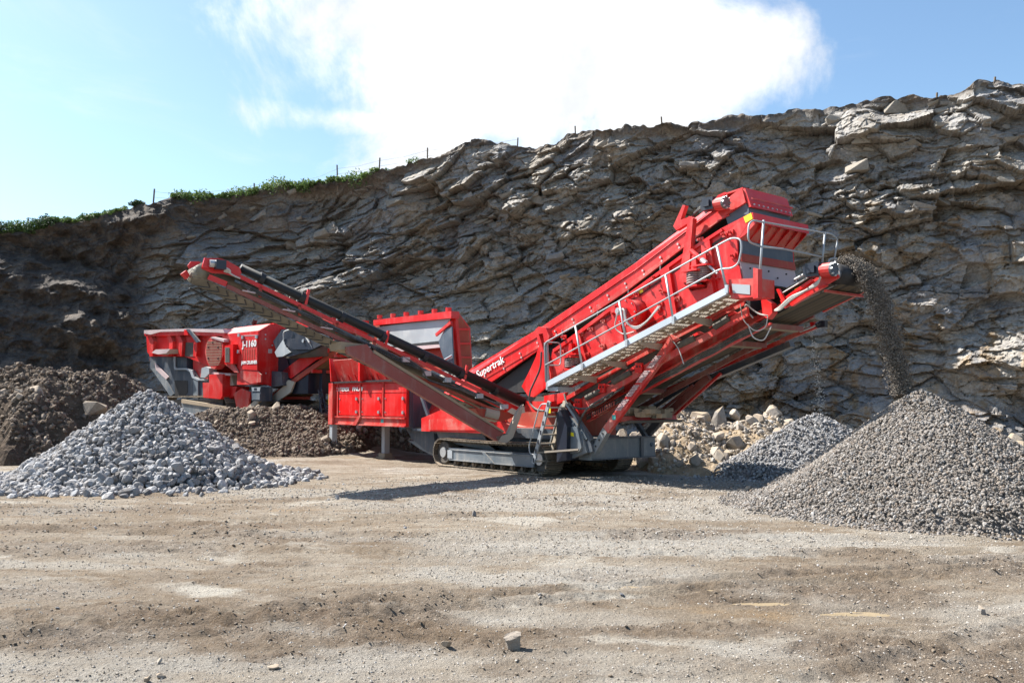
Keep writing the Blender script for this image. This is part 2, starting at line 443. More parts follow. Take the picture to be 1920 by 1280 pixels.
def yawm(n, r, tilt=.25):
    R = rotm(n, r); a = r.uniform(0, 2 * PI, n); c, s = np.cos(a), np.sin(a); z = np.zeros(n); o = np.ones(n)
    Y = np.stack([c, -s, z, s, c, z, z, z, o], 1).reshape(n, 3, 3)
    t = r.normal(size=(n, 2)) * tilt; T = np.tile(np.eye(3), (n, 1, 1)); T[:, 2, 0] = t[:, 0]; T[:, 2, 1] = t[:, 1]
    return T @ Y
def stones_mesh(name, pts, sizes, mat, parent=None, base=ICO1, variants=10, seed=1, flat=.7, flatlay=False, cuts=5):
    r = np.random.default_rng(seed); V = []; F = []; off = 0
    var = r.integers(0, variants, len(pts))
    for k in range(variants):
        idx = np.where(var == k)[0]
        if not len(idx): continue
        v, f = stone_shape(base, seed * 50 + k, cuts, flat)
        R = (yawm if flatlay else rotm)(len(idx), r)
        vv = np.einsum('nij,vj->nvi', R, v) * sizes[idx][:, None, None] + pts[idx][:, None, :]
        ff = f[None] + (np.arange(len(idx)) * len(v))[:, None, None] + off
        V.append(vv.reshape(-1, 3)); F.append(ff.reshape(-1, 3)); off += len(idx) * len(v)
    return mesh_obj(name, np.concatenate(V), np.concatenate(F), M[mat] if isinstance(mat, str) else mat, parent)


# ================================================================ THE GROUND
def rough_mask(X, Y):
    """churned brown soil"""
    n = fbm(X * .6 + Y * .1, Y * 1.25 - X * .18, 5, 40)
    m = sstep(n, .12, .5) * .8
    for cx, cy, rx, ry, a in ((-2.3, 6.35, 2.6, .75, 1.0), (2.6, 5.75, 1.5, .30, 1.0), (3.6, 6.1, .9, .5, 1.0), (5.4, 8.6, .8, .9, 1.0), (-1.2, 6.9, 1.6, .35, .9), (1.2, 6.2, 1.9, .22, .8), (-.3, 7.3, 2.2, .35, .6), (2.3, 7.35, 1.2, .45, .8), (3.1, 5.5, 1.6, .55, 1.0), (4.4, 8.1, 1.1, .8, .8),
                              (-4.8, 9.5, 2.2, .5, .7), (1.2, 5.4, 1.5, .35, .6), (-6.5, 13.5, 3.0, .6, .5), (.4, 5.9, 1.6, .3, .55), (7.0, 11.3, 1.6, .9, .5)):
        d = ((X - cx) / rx) ** 2 + ((Y - cy) / ry) ** 2 + fbm(X * 1.3, Y * 2.2, 4, 60) * 1.6
        m = np.maximum(m, a * sstep(1.3 - d, 0, .9))
    return np.clip(m, 0, 1)
def grey_mask(X, Y):
    """patches where pale grit has spread over the yard"""
    n = fbm(X * .45 + 5, Y * .9 + X * .12, 5, 80)
    m = sstep(n, .05, .45) * .7
    for cx, cy, rx, ry, a in ((1.6, 9.9, 2.5, 1.0, 1.0), (.8, 8.2, 1.8, .55, 1.0), (2.2, 14.2, 4.5, 1.7, .9), (-2.5, 5.3, 2.2, .55, .9), (5.5, 8.8, 1.4, .5, .7),
                              (1.0, 17, 3.5, 1.6, .8), (4.6, 12.2, 2.4, .8, .9), (4.8, 17.5, 3.5, 2.5, .8), (-4.8, 8.6, 1.8, .22, .7), (-4.6, 7.9, 1.6, .2, .6)):
        d = ((X - cx) / rx) ** 2 + ((Y - cy) / ry) ** 2 + fbm(X * 1.1, Y * 1.9, 4, 90) * 1.5
        m = np.maximum(m, a * sstep(1.3 - d, 0, 1.0))
    return np.clip(m, 0, 1)
PUDDLES = [(1.18, 7.72, .24, .06), (1.66, 7.56, .12, .08), (2.05, 7.12, .30, .06), (2.62, 6.80, .24, .09)]
def base_z(X, Y):
    z = fbm(X * .13, Y * .13, 3, 20) * .10 * sstep(np.hypot(X, Y - 2), 2, 9)
    rise = sstep(Y, 25.6, 29.6) * sstep(-X, 2.0, 6.0)
    z = z + rise * 1.0
    # settle level under the tracks and heaps
    for cx, cy, r in ((-.2, 21, 5), (6.4, 13.9, 4), (6.8, 19.6, 3)):
        k = 1 - sstep(np.hypot(X - cx, Y - cy), r * .6, r); z = z * (1 - k * (rise < .05))
    return z
def ground_z(X, Y, fine=True):
    z = base_z(X, Y)
    if not fine: return z
    ru = rough_mask(X, Y); gm = grey_mask(X, Y)
    near = 1 - sstep(Y, 20, 45)
    z = z + near * (fbm(X * .9, Y * 1.6, 4, 21) * .022 + fbm(X * 4.5, Y * 7, 4, 22) * .010)
    cl = 1 - np.abs(fbm(X * 2.6, Y * 4.2, 4, 23)) * 2.2
    F1, F2, dx, dy, idn = voronoi(X * 9, Y * 12, 5)
    z = z + near * ru * (np.clip(cl, 0, 1) ** 2 * .036 + (.45 - F1) * .060 * _R[idn, 3] + fbm(X * 12, Y * 16, 3, 24) * .030)
    F1, F2, dx, dy, idn = voronoi(X * 22, Y * 22, 6)
    z = z + near * gm * (.5 - F1) * .018
    F1, F2, dx, dy, idn = voronoi(X * 15, Y * 15, 16)
    z = z + near * ((.5 - F1) * .014 * (_R[idn, 2] > .45) + fbm(X * 7, Y * 9, 4, 26) * .012)
    # wheel ruts crossing the yard
    for a, b, c, wv in ((.30, 7.35, .0, .10), (.30, 6.98, .0, .10), (-.06, 9.2, .02, .16), (-.05, 10.3, .01, .16), (.10, 12.4, .0, .2), (.52, 4.15, .02, .13)):
        yy = b + a * X + c * X * X; d = (Y - yy) / wv
        z = z + near * (-.030 * np.exp(-d * d) + .018 * np.exp(-(np.abs(d) - 1.5) ** 2 * 3)) + near * .011 * np.exp(-d * d) * np.sign(np.sin(X * 45 + np.abs(d) * 2))
    for cx, cy, rx, ry in PUDDLES:
        d = np.sqrt(((X - cx) / rx) ** 2 + ((Y - cy) / ry) ** 2); k = 1 - sstep(d, .8, 1.7)
        z = z * (1 - k) + (np.mean(base_z(np.array([cx]), np.array([cy]))) - .035) * k + k * fbm(X * 9, Y * 14, 3, 31) * .035
    return z


def axis(*segs):
    out = [np.array([segs[0][0]])]
    for a, b, st in segs:
        n = max(1, int(round(abs(b - a) / st))); out.append(np.linspace(a, b, n + 1)[1:])
    return np.concatenate(out)
gx = axis((-900, -200, 90), (-200, -60, 12), (-60, -26, 1.0), (-26, -12, .2), (-12, -4, .062), (-4, 4.5, .040), (4.5, 11, .06), (11, 26, .2), (26, 60, 1.0), (60, 200, 12), (200, 900, 90))
gy = axis((-900, -100, 100), (-100, -6, 8), (-6, 3.6, .6), (3.6, 9.5, .032), (9.5, 14, .05), (14, 22, .085), (22, 32, .18), (32, 50, .6), (50, 200, 12), (200, 1500, 130))
GX, GY = np.meshgrid(gx, gy)
GZ = ground_z(GX, GY)
nx_, ny_ = len(gx), len(gy)
idx = np.arange(nx_ * ny_).reshape(ny_, nx_)
gf = np.stack([idx[:-1, :-1], idx[:-1, 1:], idx[1:, 1:], idx[1:, :-1]], -1).reshape(-1, 4)


def add_attr(o, name, arr):
    at = o.data.attributes.new(name, 'FLOAT', 'POINT'); at.data.foreach_set('value', np.asarray(arr, np.float32).ravel())


gm_, k, b = material('quarry_yard_dirt')
pos = k.n('ShaderNodeNewGeometry').outputs['Position']
ar = k.n('ShaderNodeAttribute', attribute_name='rough').outputs['Fac']
ag = k.n('ShaderNodeAttribute', attribute_name='grit').outputs['Fac']
stretch = k.n('ShaderNodeMapping'); stretch.inputs['Rotation'].default_value = (0, 0, .16); stretch.inputs['Scale'].default_value = (.62, 1.35, 1); k.l(pos, stretch.inputs['Vector']); stretch = stretch.outputs[0]
n_big = k.noise(stretch, .55, 7, .62, .5); n_mid = k.noise(stretch, 3.2, 7, .68, .2, off=3); n_fin = k.noise(pos, 38, 6, .75)
c = k.mix(k.ramp(n_big, .38, .62), (.200, .160, .118), (.285, .245, .195))
c = k.mix(k.ramp(n_mid, .42, .66, 0, .75), c, (.165, .118, .075))
c = k.mix(k.ramp(k.noise(stretch, 1.1, 6, .6, .6, off=8), .54, .70, 0, .85), c, (.40, .37, .32))
c = k.mix(k.ramp(k.noise(stretch, .7, 5, .6, .3, off=14), .60, .72, 0, .55), c, (.27, .18, .095))
c = k.mix(k.math('MULTIPLY', ag, k.ramp(n_mid, .3, .6, .45, .95)), c, k.mix(k.ramp(n_fin, .4, .62), (.255, .235, .205), (.42, .395, .355)))
c = k.mix(k.math('MULTIPLY', ar, k.ramp(n_mid, .25, .6, .88, .5)), c, k.mix(k.ramp(n_fin, .38, .66), (.075, .048, .030), (.165, .112, .072)))
c = k.mix(k.ramp(n_fin, .50, .66, 0, .65), c, (.115, .09, .066))
c = k.mix(k.ramp(k.noise(pos, 90, 3, .6, off=2), .60, .72, 0, .5), c, (.52, .49, .44))
k.l(c, b.inputs['Base Color']); b.inputs['Roughness'].default_value = .93; b.inputs['Specular IOR Level'].default_value = .2
bp = k.n('ShaderNodeBump'); bp.inputs['Strength'].default_value = 1.0; bp.inputs['Distance'].default_value = .035
k.l(k.math('ADD', n_fin, k.math('MULTIPLY', k.noise(pos, 11, 5, .7), 1.4)), bp.inputs['Height']); k.l(bp.outputs[0], b.inputs['Normal'])
ground = mesh_obj('ground', np.stack([GX, GY, GZ], -1).reshape(-1, 3), gf, gm_, smooth=True)
add_attr(ground, 'rough', rough_mask(GX, GY)); add_attr(ground, 'grit', grey_mask(GX, GY))
tag(ground, 'tan and brown dirt floor of the quarry yard with ruts and pale grit', kind='structure')

# muddy puddles in the hollows
pm, k, b = material('muddy_puddle_water')
b.inputs['Base Color'].default_value = (.30, .235, .15, 1); b.inputs['Roughness'].default_value = .12; b.inputs['Specular IOR Level'].default_value = .4
for i, (cx, cy, rx, ry) in enumerate(PUDDLES):
    zz = float(base_z(np.array([cx]), np.array([cy]))[0]) - .028
    a = np.linspace(0, 2 * PI, 40, endpoint=False); rr = 1.45 + .35 * np.sin(a * 3 + i) + .22 * np.sin(a * 7 + i) + .14 * np.sin(a * 11)
    vs = [(cx, cy, zz)] + [(cx + rx * rr[j] * math.cos(a[j]), cy + ry * rr[j] * math.sin(a[j]), zz) for j in range(40)]
    p = mesh_obj('puddle', vs, [(0, j + 1, (j + 1) % 40 + 1) for j in range(40)], pm)
    tag(p, 'shallow tan muddy puddle in the yard', kind='structure')

# ================================================================ THE QUARRY FACE
ctl = np.array([(-75, 2), (-55, 15), (-42, 24), (-31, 32), (-22.5, 39.5), (-15, 43.5), (-6, 43.5), (4, 41), (14, 37.5), (24, 33.5), (34, 28), (48, 18), (60, 6)], float)
tt = np.linspace(0, len(ctl) - 1, 2400); pth = np.stack([np.interp(tt, np.arange(len(ctl)), ctl[:, j]) for j in (0, 1)], 1)
ker = np.hanning(181); ker /= ker.sum()
pth = np.stack([np.convolve(np.pad(pth[:, j], 90, mode='edge'), ker, 'valid') for j in (0, 1)], 1)
seg = np.hypot(*np.diff(pth, axis=0).T); arc = np.concatenate([[0], np.cumsum(seg)])
tan = np.gradient(pth, arc, axis=0); tan /= np.linalg.norm(tan, axis=1)[:, None]
nrm = np.stack([tan[:, 1], -tan[:, 0]], 1)                                # outward, towards the yard
col_az = np.arctan2(pth[:, 0], pth[:, 1])
s_at = lambda px: float(np.interp(math.atan((px - 960) / FPX), col_az[300:2100], arc[300:2100]))
RIMPX = [(-500, 470), (-200, 470), (0, 450), (100, 424), (200, 401), (235, 393), (330, 374), (400, 362), (480, 352), (560, 345), (640, 332), (740, 312), (800, 297), (835, 278), (870, 268), (960, 276),
         (1000, 273), (1060, 258), (1120, 251), (1250, 235), (1290, 241), (1400, 225), (1450, 212), (1500, 199), (1560, 193), (1620, 187), (1700, 191), (1760, 188), (1830, 180), (1900, 165), (1960, 160), (2400, 90)]
lean_px = lambda px: np.interp(px, [-400, 100, 330, 600, 900, 1300, 1900], [7.5, 6.5, 4.8, 3.0, 1.9, 1.3, 1.4])
rs, rz = [], []
for px, py in RIMPX:
    s = s_at(px); P = np.array([np.interp(s, arc, pth[:, j]) for j in (0, 1)]); N = np.array([np.interp(s, arc, nrm[:, j]) for j in (0, 1)])
    Q = P - N * lean_px(px); y = Q[1]
    zc = (y * math.cos(PITCH) ); d = Vector(((px - 960) / FPX, math.cos(PITCH) - (640 - py) / FPX * math.sin(PITCH), math.sin(PITCH) + (640 - py) / FPX * math.cos(PITCH)))
    rs.append(s); rz.append(EYE + d.z * y / d.y)
s0, s1 = s_at(-60), s_at(1990)
S = np.concatenate([np.arange(arc[0] + .5, s0, .45), np.arange(s0, s1, .056), np.arange(s1, arc[-1] - .5, .45)])
top = np.interp(S, rs, rz)
pxs = 960 + FPX * np.tan(np.interp(S, arc, np.unwrap(col_az)).clip(-1.3, 1.3))
lean = lean_px(pxs.clip(-600, 2600))
top = top + fbm(S * .5, S * 0, 4, 3) * .35 + fbm(S * 2.4, S * 0, 3, 4) * .16
NR = 330
hv = np.linspace(0, 1, NR)
SS, HH = np.meshgrid(S, hv)
ZZ = -.6 + HH * (top[None] + .6)
back = lean[None] * (HH ** 1.15)
DIP = np.interp(S, [s_at(0), s_at(500), s_at(1000), s_at(1500), s_at(1900)], [.24, .24, .18, .07, -.04])
BO = np.concatenate([[0], np.cumsum(DIP[1:] * np.diff(S))])
right = sstep(SS, s_at(1000), s_at(1500)); low = 1 - sstep(HH, .42, .68)
calm = np.maximum(right * low, .55 + .25 * low)
soil = np.clip((1 - sstep(SS, s_at(225), s_at(330))) * 1.3 + (1 - sstep(SS, s_at(300), s_at(760))) * sstep(HH, .72, .95) * .8 + sstep(HH, .965, 1.0) * .9
               + fbm(SS * .4, ZZ * .4, 3, 33) * .35 * (1 - sstep(SS, s_at(200), s_at(500))), 0, 1)
Wb = ZZ - BO[None]
wu = SS + fbm(SS * .35, Wb * .5, 2, 50) * .55; ww = Wb + fbm(SS * .13, Wb * .25, 2, 51) * .7
D = fbm(SS * .11, ZZ * .16, 3, 7) * 3.0 + fbm(SS * .33, Wb * .45, 2, 8) * .35
tone = np.zeros_like(D)
hard = 1 - soil * .9
shat = sstep(fbm(SS * .22, Wb * .45, 3, 57), -.30, .35)                    # shattered here, massive there
jx = fbm(SS * 3, Wb * 3, 3, 58) * .035; jz = fbm(SS * 3, Wb * 4, 3, 59) * .025   # ragged edges
for i, (cw, ch, am, tx, tz, crk) in enumerate(((3.4, 1.6, .66, .55, .42, .12), (1.55, .70, .50, .9, .85, .08), (.70, .34, .28, 1.0, .95, .03), (.33, .18, .09, .8, .8, .0), (.16, .10, .03, .6, .5, .0))):
    F1, F2, dx, dy, ID = voronoi((wu + jx) / cw + i * 11.3, (ww + jz) / ch, 100 + i * 7, .98)
    sh_ = 1.0 if i < 2 else .45 + .65 * shat
    r = _R[ID]
    a = am * (1 - calm * (.35 if i else .15)) * hard * sh_
    D += a * (r[..., 2] - .5) * 1.25
    g = np.where(r[..., 3] > .60, .55 + r[..., 3] * .75, r[..., 3] * .25 - .08) * tz * (1 - calm * .5)
    D += hard * sh_ * (-g * dy * ch * .95 + (r[..., 4] - .5) * tx * dx * cw * (1 - calm * .3))
    if crk: D -= crk * (1 - sstep(F2 - F1, .0, .09)) * hard * (r[..., 1] > .5)
    tone += (r[..., 5] - .5) * (.5, .45, .35, .25, .15)[i]
# gullied, lumpy earth at the west end
D += soil * (fbm(SS * .22 + ZZ * .12, ZZ * .3, 4, 70) * 3.2 + (.5 - np.abs(fbm(SS * .8, ZZ * 1.0, 4, 71))) * .9 + fbm(SS * 3, ZZ * 3, 4, 72) * .28)
D += fbm(SS * 3.3, ZZ * 5.5, 4, 9) * .045
edge = sstep(HH, .93, 1.0)
D = D * (1 - edge * .55)
D += (1 - sstep(HH, 0, .10)) * .9                                        # spill at the toe
PX = np.interp(SS, arc, pth[:, 0]); PY = np.interp(SS, arc, pth[:, 1]); NX = np.interp(SS, arc, nrm[:, 0]); NY = np.interp(SS, arc, nrm[:, 1])
off = D - back
CX = PX + NX * off; CY = PY + NY * off
CZ = ZZ + fbm(SS * 1.1, ZZ * 2 + 9, 3, 77) * .15 * (HH > .02)
# the land behind the rim
rows = []
for j, bk in enumerate((.12, .35, .8, 1.6, 3, 6, 12, 25, 60, 140)):
    zt = CZ[-1] + (fbm(S * .7, np.full_like(S, bk), 3, 13) * .22 + .03 * bk if bk < 20 else .6)
    if bk > 5: zt = np.convolve(np.pad(zt, 20, mode='edge'), np.ones(41) / 41, 'valid')
    rows.append((PX[0] - NX[0] * (lean - D[-1] + bk), PY[0] - NY[0] * (lean - D[-1] + bk), zt))
VX = np.vstack([CX] + [r[0][None] for r in rows]); VY = np.vstack([CY] + [r[1][None] for r in rows]); VZ = np.vstack([CZ] + [r[2][None] for r in rows])
nr, nc = VX.shape
idx = np.arange(nr * nc).reshape(nr, nc)
cf = np.stack([idx[:-1, :-1], idx[:-1, 1:], idx[1:, 1:], idx[1:, :-1]], -1).reshape(-1, 4)

cm, k, b = material('quarry_limestone_face')
pos = k.n('ShaderNodeNewGeometry').outputs['Position']
at = k.n('ShaderNodeAttribute', attribute_name='tone').outputs['Fac']
asx = k.n('ShaderNodeAttribute', attribute_name='soil').outputs['Fac']
ast = k.n('ShaderNodeAttribute', attribute_name='east').outputs['Fac']
n1_ = k.noise(pos, .35, 7, .62, .2); n2_ = k.noise(pos, 1.7, 7, .66, 0, off=5); n3_ = k.noise(pos, 9, 6, .7)
vert = k.noise(k.scale(pos, (1.4, 1.4, .16)), 1.0, 6, .62, .2, off=2)
c = k.mix(k.ramp(n1_, .38, .62), (.275, .243, .203), (.215, .215, .225))
c = k.mix(k.ramp(at, -.35, .4), c, k.mix(.55, c, (.42, .395, .355)))
c = k.mix(k.ramp(n2_, .48, .68, 0, .75), c, (.175, .138, .098))
c = k.mix(k.math('MULTIPLY', ast, k.ramp(vert, .46, .64, 0, .85)), c, (.235, .155, .075))
c = k.mix(k.math('MULTIPLY', ast, k.ramp(k.noise(pos, .8, 6, .65, .5, off=21), .50, .66, 0, .75)), c, (.125, .13, .145))
c = k.mix(k.ramp(k.noise(pos, 2.6, 6, .7, .4, off=31), .63, .76, 0, .7), c, (.46, .45, .42))
c = k.mix(k.ramp(n3_, .42, .68, 0, .6), c, (.10, .085, .07))
c = k.mix(k.math('MULTIPLY', asx, k.ramp(n3_, .2, .6, .8, 1.0)), c, k.mix(k.ramp(n2_, .42, .66), (.040, .031, .026), (.115, .088, .066)))
k.l(c, b.inputs['Base Color'])
k.l(k.math('SUBTRACT', .92, k.math('MULTIPLY', ast, k.ramp(vert, .4, .6, 0, .38))), b.inputs['Roughness'])
bp = k.n('ShaderNodeBump'); bp.inputs['Strength'].default_value = .6; bp.inputs['Distance'].default_value = .03
cr_ = k.n('ShaderNodeTexVoronoi', feature='DISTANCE_TO_EDGE'); k.l(k.scale(pos, (1, 1, 2.1)), cr_.inputs['Vector']); cr_.inputs['Scale'].default_value = 2.9
wp_ = k.n('ShaderNodeVectorMath', operation='ADD'); k.l(k.scale(pos, (1, 1, 1.7)), wp_.inputs[0]); k.l(k.noise(pos, 2.2, 3, .6, out=1), wp_.inputs[1])
cr2 = k.n('ShaderNodeTexVoronoi', feature='DISTANCE_TO_EDGE'); k.l(wp_.outputs[0], cr2.inputs['Vector']); cr2.inputs['Scale'].default_value = 1.15
k.l(k.math('ADD', k.math('MULTIPLY', k.noise(pos, 26, 6, .75), 1.2), k.math('ADD', k.ramp(cr_.outputs[0], 0, .03, 0, .45), k.ramp(cr2.outputs[0], 0, .018, 0, .35))), bp.inputs['Height']); k.l(bp.outputs[0], b.inputs['Normal'])
cliff = mesh_obj('cliff', np.stack([VX, VY, VZ], -1).reshape(-1, 3), cf, cm)
ex = lambda A, v=None: np.vstack([A] + [A[-1:] if v is None else np.full((1, nc), v)] * len(rows))
add_attr(cliff, 'tone', ex(tone)); add_attr(cliff, 'soil', ex(soil, 1.0)); add_attr(cliff, 'east', ex(sstep(SS, s_at(900), s_at(1450)) * (1 - sstep(HH, .55, .85))))
tag(cliff, 'tall bedded limestone quarry face, dark earth at its west end', kind='structure')

# slabs and blocks standing proud of the face, each its own piece
slab_mat = rock_mat('cliff_block', [(.21, .19, .16), (.26, .24, .205), (.20, .20, .205), (.29, .27, .235), (.19, .165, .13)], 1.5, 'object', bump=.7)
shapes = []
for i in range(14):
    v, f = hull_shape(900 + i, 15, True)
    me_o = mesh_obj('rock_slab', v, f, slab_mat, cliff); shapes.append(me_o)
r = np.random.default_rng(5); cnt = 0; used = 0
while cnt < 290:
    px = r.uniform(335, 1925); hh = r.uniform(.25, .985) ** .8
    if px > 1150 and hh < .5 and r.random() < .75: continue
    s = s_at(px); jc = int(np.searchsorted(S, s)).__index__(); jc = min(jc, nc - 1); ir = int(hh * (NR - 1))
    p = (VX[ir, jc], VY[ir, jc], VZ[ir, jc]); N = Vector((NX[0, jc], NY[0, jc], 0))
    L = r.choice([.16, .24, .36, .52], p=[.32, .36, .24, .08]) * r.uniform(.8, 1.25); hgt = L * r.uniform(.35, .65); dep = L * r.uniform(.6, .9)
    q = Vector(p) - N * dep * .3
    rz_ = math.atan2(-N.x, N.y) + r.normal() * .35
    rot = (r.uniform(-.15, .25), -math.atan(DIP[jc]) + r.normal() * .14, math.atan2(N.x, -N.y) + r.normal() * .3)
    o = shapes[cnt] if cnt < 14 else copy_part(shapes[r.integers(14)], cliff)
    o.location = q; o.rotation_euler = rot; o.scale = (L, dep, hgt); cnt += 1

# ================================================================ HEAPS
def heap_root(name, label, cat, x, y, z=0, group=None):
    o = bpy.data.objects.new(name, None); COL.objects.link(o); o.location = (x, y, z); return tag(o, label, cat, group)


def cone_heap(name, label, x, y, R, h, size, n, mat_i, mat_o, grit, seed, toe=1.35, singles=0, base=ICO1, sq=(1, 1), sizepow=.0, skew=(0, 0)):
    r = np.random.default_rng(seed)
    z0 = float(base_z(np.array([x]), np.array([y]))[0])
    root = heap_root(name, label, 'gravel heap' if not singles else 'stone heap', x, y, z0)
    def surf(rr, a):
        wob = 1 + .09 * np.sin(a * 2 + seed) + .05 * np.sin(a * 5 + seed * 2)
        q = rr / (R * wob); q = np.sqrt(q * q + .0035) - .02
        zz = h * np.where(q < 1, (1 - q) ** 1.06, 0)
        toe_ = np.where(q > .80, .06 * np.exp(-((q - .95) / .16) ** 2), 0)
        return zz + toe_ * (1 - sstep(q, 1.0, 1.15))
    A, Q = np.meshgrid(np.linspace(0, 2 * PI, 97), np.linspace(0, toe, 50) * R)
    Z = surf(Q, A); 
    X_ = Q * np.cos(A) * sq[0] + skew[0] * (1 - np.clip(Q / R, 0, 1)); Y_ = Q * np.sin(A) * sq[1] + skew[1] * (1 - np.clip(Q / R, 0, 1))
    gz = base_z(X_ + x, Y_ + y) - z0; kk = sstep(Q / R, .90, 1.05)
    Z = (Z + gz - .035 + fbm(X_ * 4, Y_ * 4, 3, seed) * .05 * (Z > .05)) * (1 - kk) + (gz - .14) * kk
    ii = np.arange(Q.size).reshape(Q.shape)
    ff = np.stack([ii[:-1, :-1], ii[:-1, 1:], ii[1:, 1:], ii[1:, :-1]], -1).reshape(-1, 4)
    mesh_obj('heap_core', np.stack([X_, Y_, Z], -1).reshape(-1, 3), ff, M[grit], root, smooth=True)
    # stones over the surface
    q = np.sqrt(r.random(n)) * toe * 1.0
    keep = (q < 1.0) | (r.random(n) < np.exp(-(q - 1.0) * 9)); q = q[keep]; a = r.random(len(q)) * 2 * PI
    qq = q * R; X2 = qq * np.cos(a) * sq[0] + skew[0] * (1 - np.clip(q, 0, 1)); Y2 = qq * np.sin(a) * sq[1] + skew[1] * (1 - np.clip(q, 0, 1))
    sz = r.uniform(size[0], size[1], len(q)) * (1 + sizepow * (np.clip(q, 0, 1) - .4)) * np.where(r.random(len(q)) < .05, 1.5, 1)
    gl = np.where(q > .9, ground_z(X2 + x, Y2 + y), base_z(X2 + x, Y2 + y)) - z0
    Z2 = gl + surf(qq, a) * (1 - sstep(q, .95, 1.1)) + np.where(q > 1.0, r.uniform(.0, .4, len(q)), r.uniform(-.4, .55, len(q))) * sz
    P = np.stack([X2, Y2, Z2], 1)
    if singles:
        wd = np.hypot(X2 + x, Y2 + y); front = (Y2 < .3) ; sc = np.where(front, sz / wd, 0) * r.uniform(.9, 1.1, len(q)) * np.where(q > 1.35, .3, 1)
        sel = np.argsort(-sc)[:singles]; mask = np.ones(len(q), bool); mask[sel] = False
        protos = []
        for i in range(10):
            v, f = stone_shape(ICO2, seed * 77 + i, 9, .72, .5, .85)
            protos.append(mesh_obj('stone', v, f, M[mat_o], root))
        for j, si in enumerate(sel):
            o = protos[j] if j < 10 else copy_part(protos[r.integers(10)], root)
            o.location = P[si]; o.rotation_euler = tuple(r.uniform(0, 2 * PI, 3)); s_ = sz[si] * 1.05; o.scale = (s_, s_, s_)
        P = P[mask]; sz = sz[mask]
    o = stones_mesh('loose_stones', P, sz, mat_i, root, base, 12, seed, .7, cuts=6)
    tag(o, kind='stuff')
    return root


cone_heap('stone_heap', 'tall cone of coarse blue-grey stones in front of the jaw crusher', -7.72, 18.5, 2.75, 1.90, (.042, .085), 11500, 'stone_isl', 'stone_obj', 'grit_grey', 3, 1.38, 300, ICO1, (1.0, .98), .45)
cone_heap('gravel_heap', 'largest gravel cone, under the falling stream from the discharge belt', 6.46, 13.75, 2.95, 1.86, (.014, .031), 38000, 'grav_isl', 'grav_obj', 'grit_mix', 5, 1.14, 0, ICO1, (.93, 1.03))
cone_heap('gravel_heap', 'small fine gravel cone behind the largest gravel heap, beside the boulders', 6.8, 19.6, 2.05, 1.42, (.022, .042), 15000, 'stone_isl', 'grav_obj', 'grit_grey', 8, 1.6, 0, ICO1, (1.1, 1.0))


def bank_mesh(root, X, Y, Z, mat, name='earth_core'):
    ii = np.arange(X.size).reshape(X.shape)
    ff = np.stack([ii[:-1, :-1], ii[:-1, 1:], ii[1:, 1:], ii[1:, :-1]], -1).reshape(-1, 4)
    o = mesh_obj(name, np.stack([X, Y, Z], -1).reshape(-1, 3), ff, M[mat], root); return o
def mound(name, label, cat, x, y, rx, ry, h, mat, seed, st=.06, lump=.16, power=1.0, crest=0.0):
    z0 = float(base_z(np.array([x]), np.array([y]))[0]); root = heap_root(name, label, cat, x, y, 0)
    X, Y = np.meshgrid(np.arange(-rx * 1.15, rx * 1.15, st), np.arange(-ry * 1.15, ry * 1.15, st))
    def f(X, Y):
        d = np.sqrt((np.maximum(np.abs(X) - rx * crest, 0) / (rx * (1 - crest))) ** 2 + (Y / ry) ** 2) + fbm(X * .6, Y * .6, 3, seed) * .28
        hh = np.clip(1 - d, 0, 1) ** power
        F1, F2, dx, dy, ID = voronoi(X * 3.2, Y * 3.2, seed)
        lum = lump * (fbm(X * 1.2, Y * 1.2, 5, seed + 1) * 1.6 + (.5 - F1) * .7 * _R[ID, 2]) * sstep(hh, 0, .15)
        return base_z(X + x, Y + y) - .08 + h * hh + lum
    bank_mesh(root, X, Y, f(X, Y), mat)
    return root, f


def scatter_on(root, f, rx, ry, n, size, mat, seed, x, y, name='loose_stones', lift=.25, minh=.02):
    r = np.random.default_rng(seed); X = r.uniform(-rx, rx, n); Y = r.uniform(-ry, ry, n); Z = f(X, Y)
    k_ = (Z - base_z(X + x, Y + y)) > minh - .08 * (minh < 0); X, Y, Z = X[k_], Y[k_], Z[k_]
    sz = size[0] + (size[1] - size[0]) * r.random(len(X)) ** 2.2
    o = stones_mesh(name, np.stack([X, Y, Z + sz * lift], 1), sz, mat, root, ICO1, 10, seed, .7, cuts=6); tag(o, kind='stuff'); return o


BOULD = []
for i in range(9):
    BOULD.append(hull_shape(300 + i, 17))
def boulder(root, loc, s, rot, i, mat='boulder', name='boulder', sc=(1, 1, 1)):
    key = (i % 9, mat)
    if key not in _bm:
        o = mesh_obj(name, *BOULD[i % 9], M[mat], root); _bm[key] = o.data
    else:
        o = bpy.data.objects.new(name, _bm[key]); COL.objects.link(o); o.parent = root
    o.location = loc; o.rotation_euler = rot; o.scale = (s * sc[0], s * sc[1], s * sc[2]); return o
_bm = {}


def boulders_on(root, f, rx, ry, n, size, mat, seed, powr=1.8, front=True):
    r = np.random.default_rng(seed); k_ = 0; tries = 0
    while k_ < n and tries < n * 40:
        tries += 1
        X, Y = r.uniform(-rx, rx), r.uniform(-ry, ry * (.35 if front else 1))
        z = float(f(np.array([X]), np.array([Y]))[0])
        if z - float(base_z(np.array([X + root.location.x]), np.array([Y + root.location.y]))[0]) < .05: continue
        s = size[0] + (size[1] - size[0]) * r.random() ** powr
        boulder(root, (X, Y, z + s * .22), s, tuple(r.uniform(0, 6.28, 3)), int(r.integers(9)), mat); k_ += 1


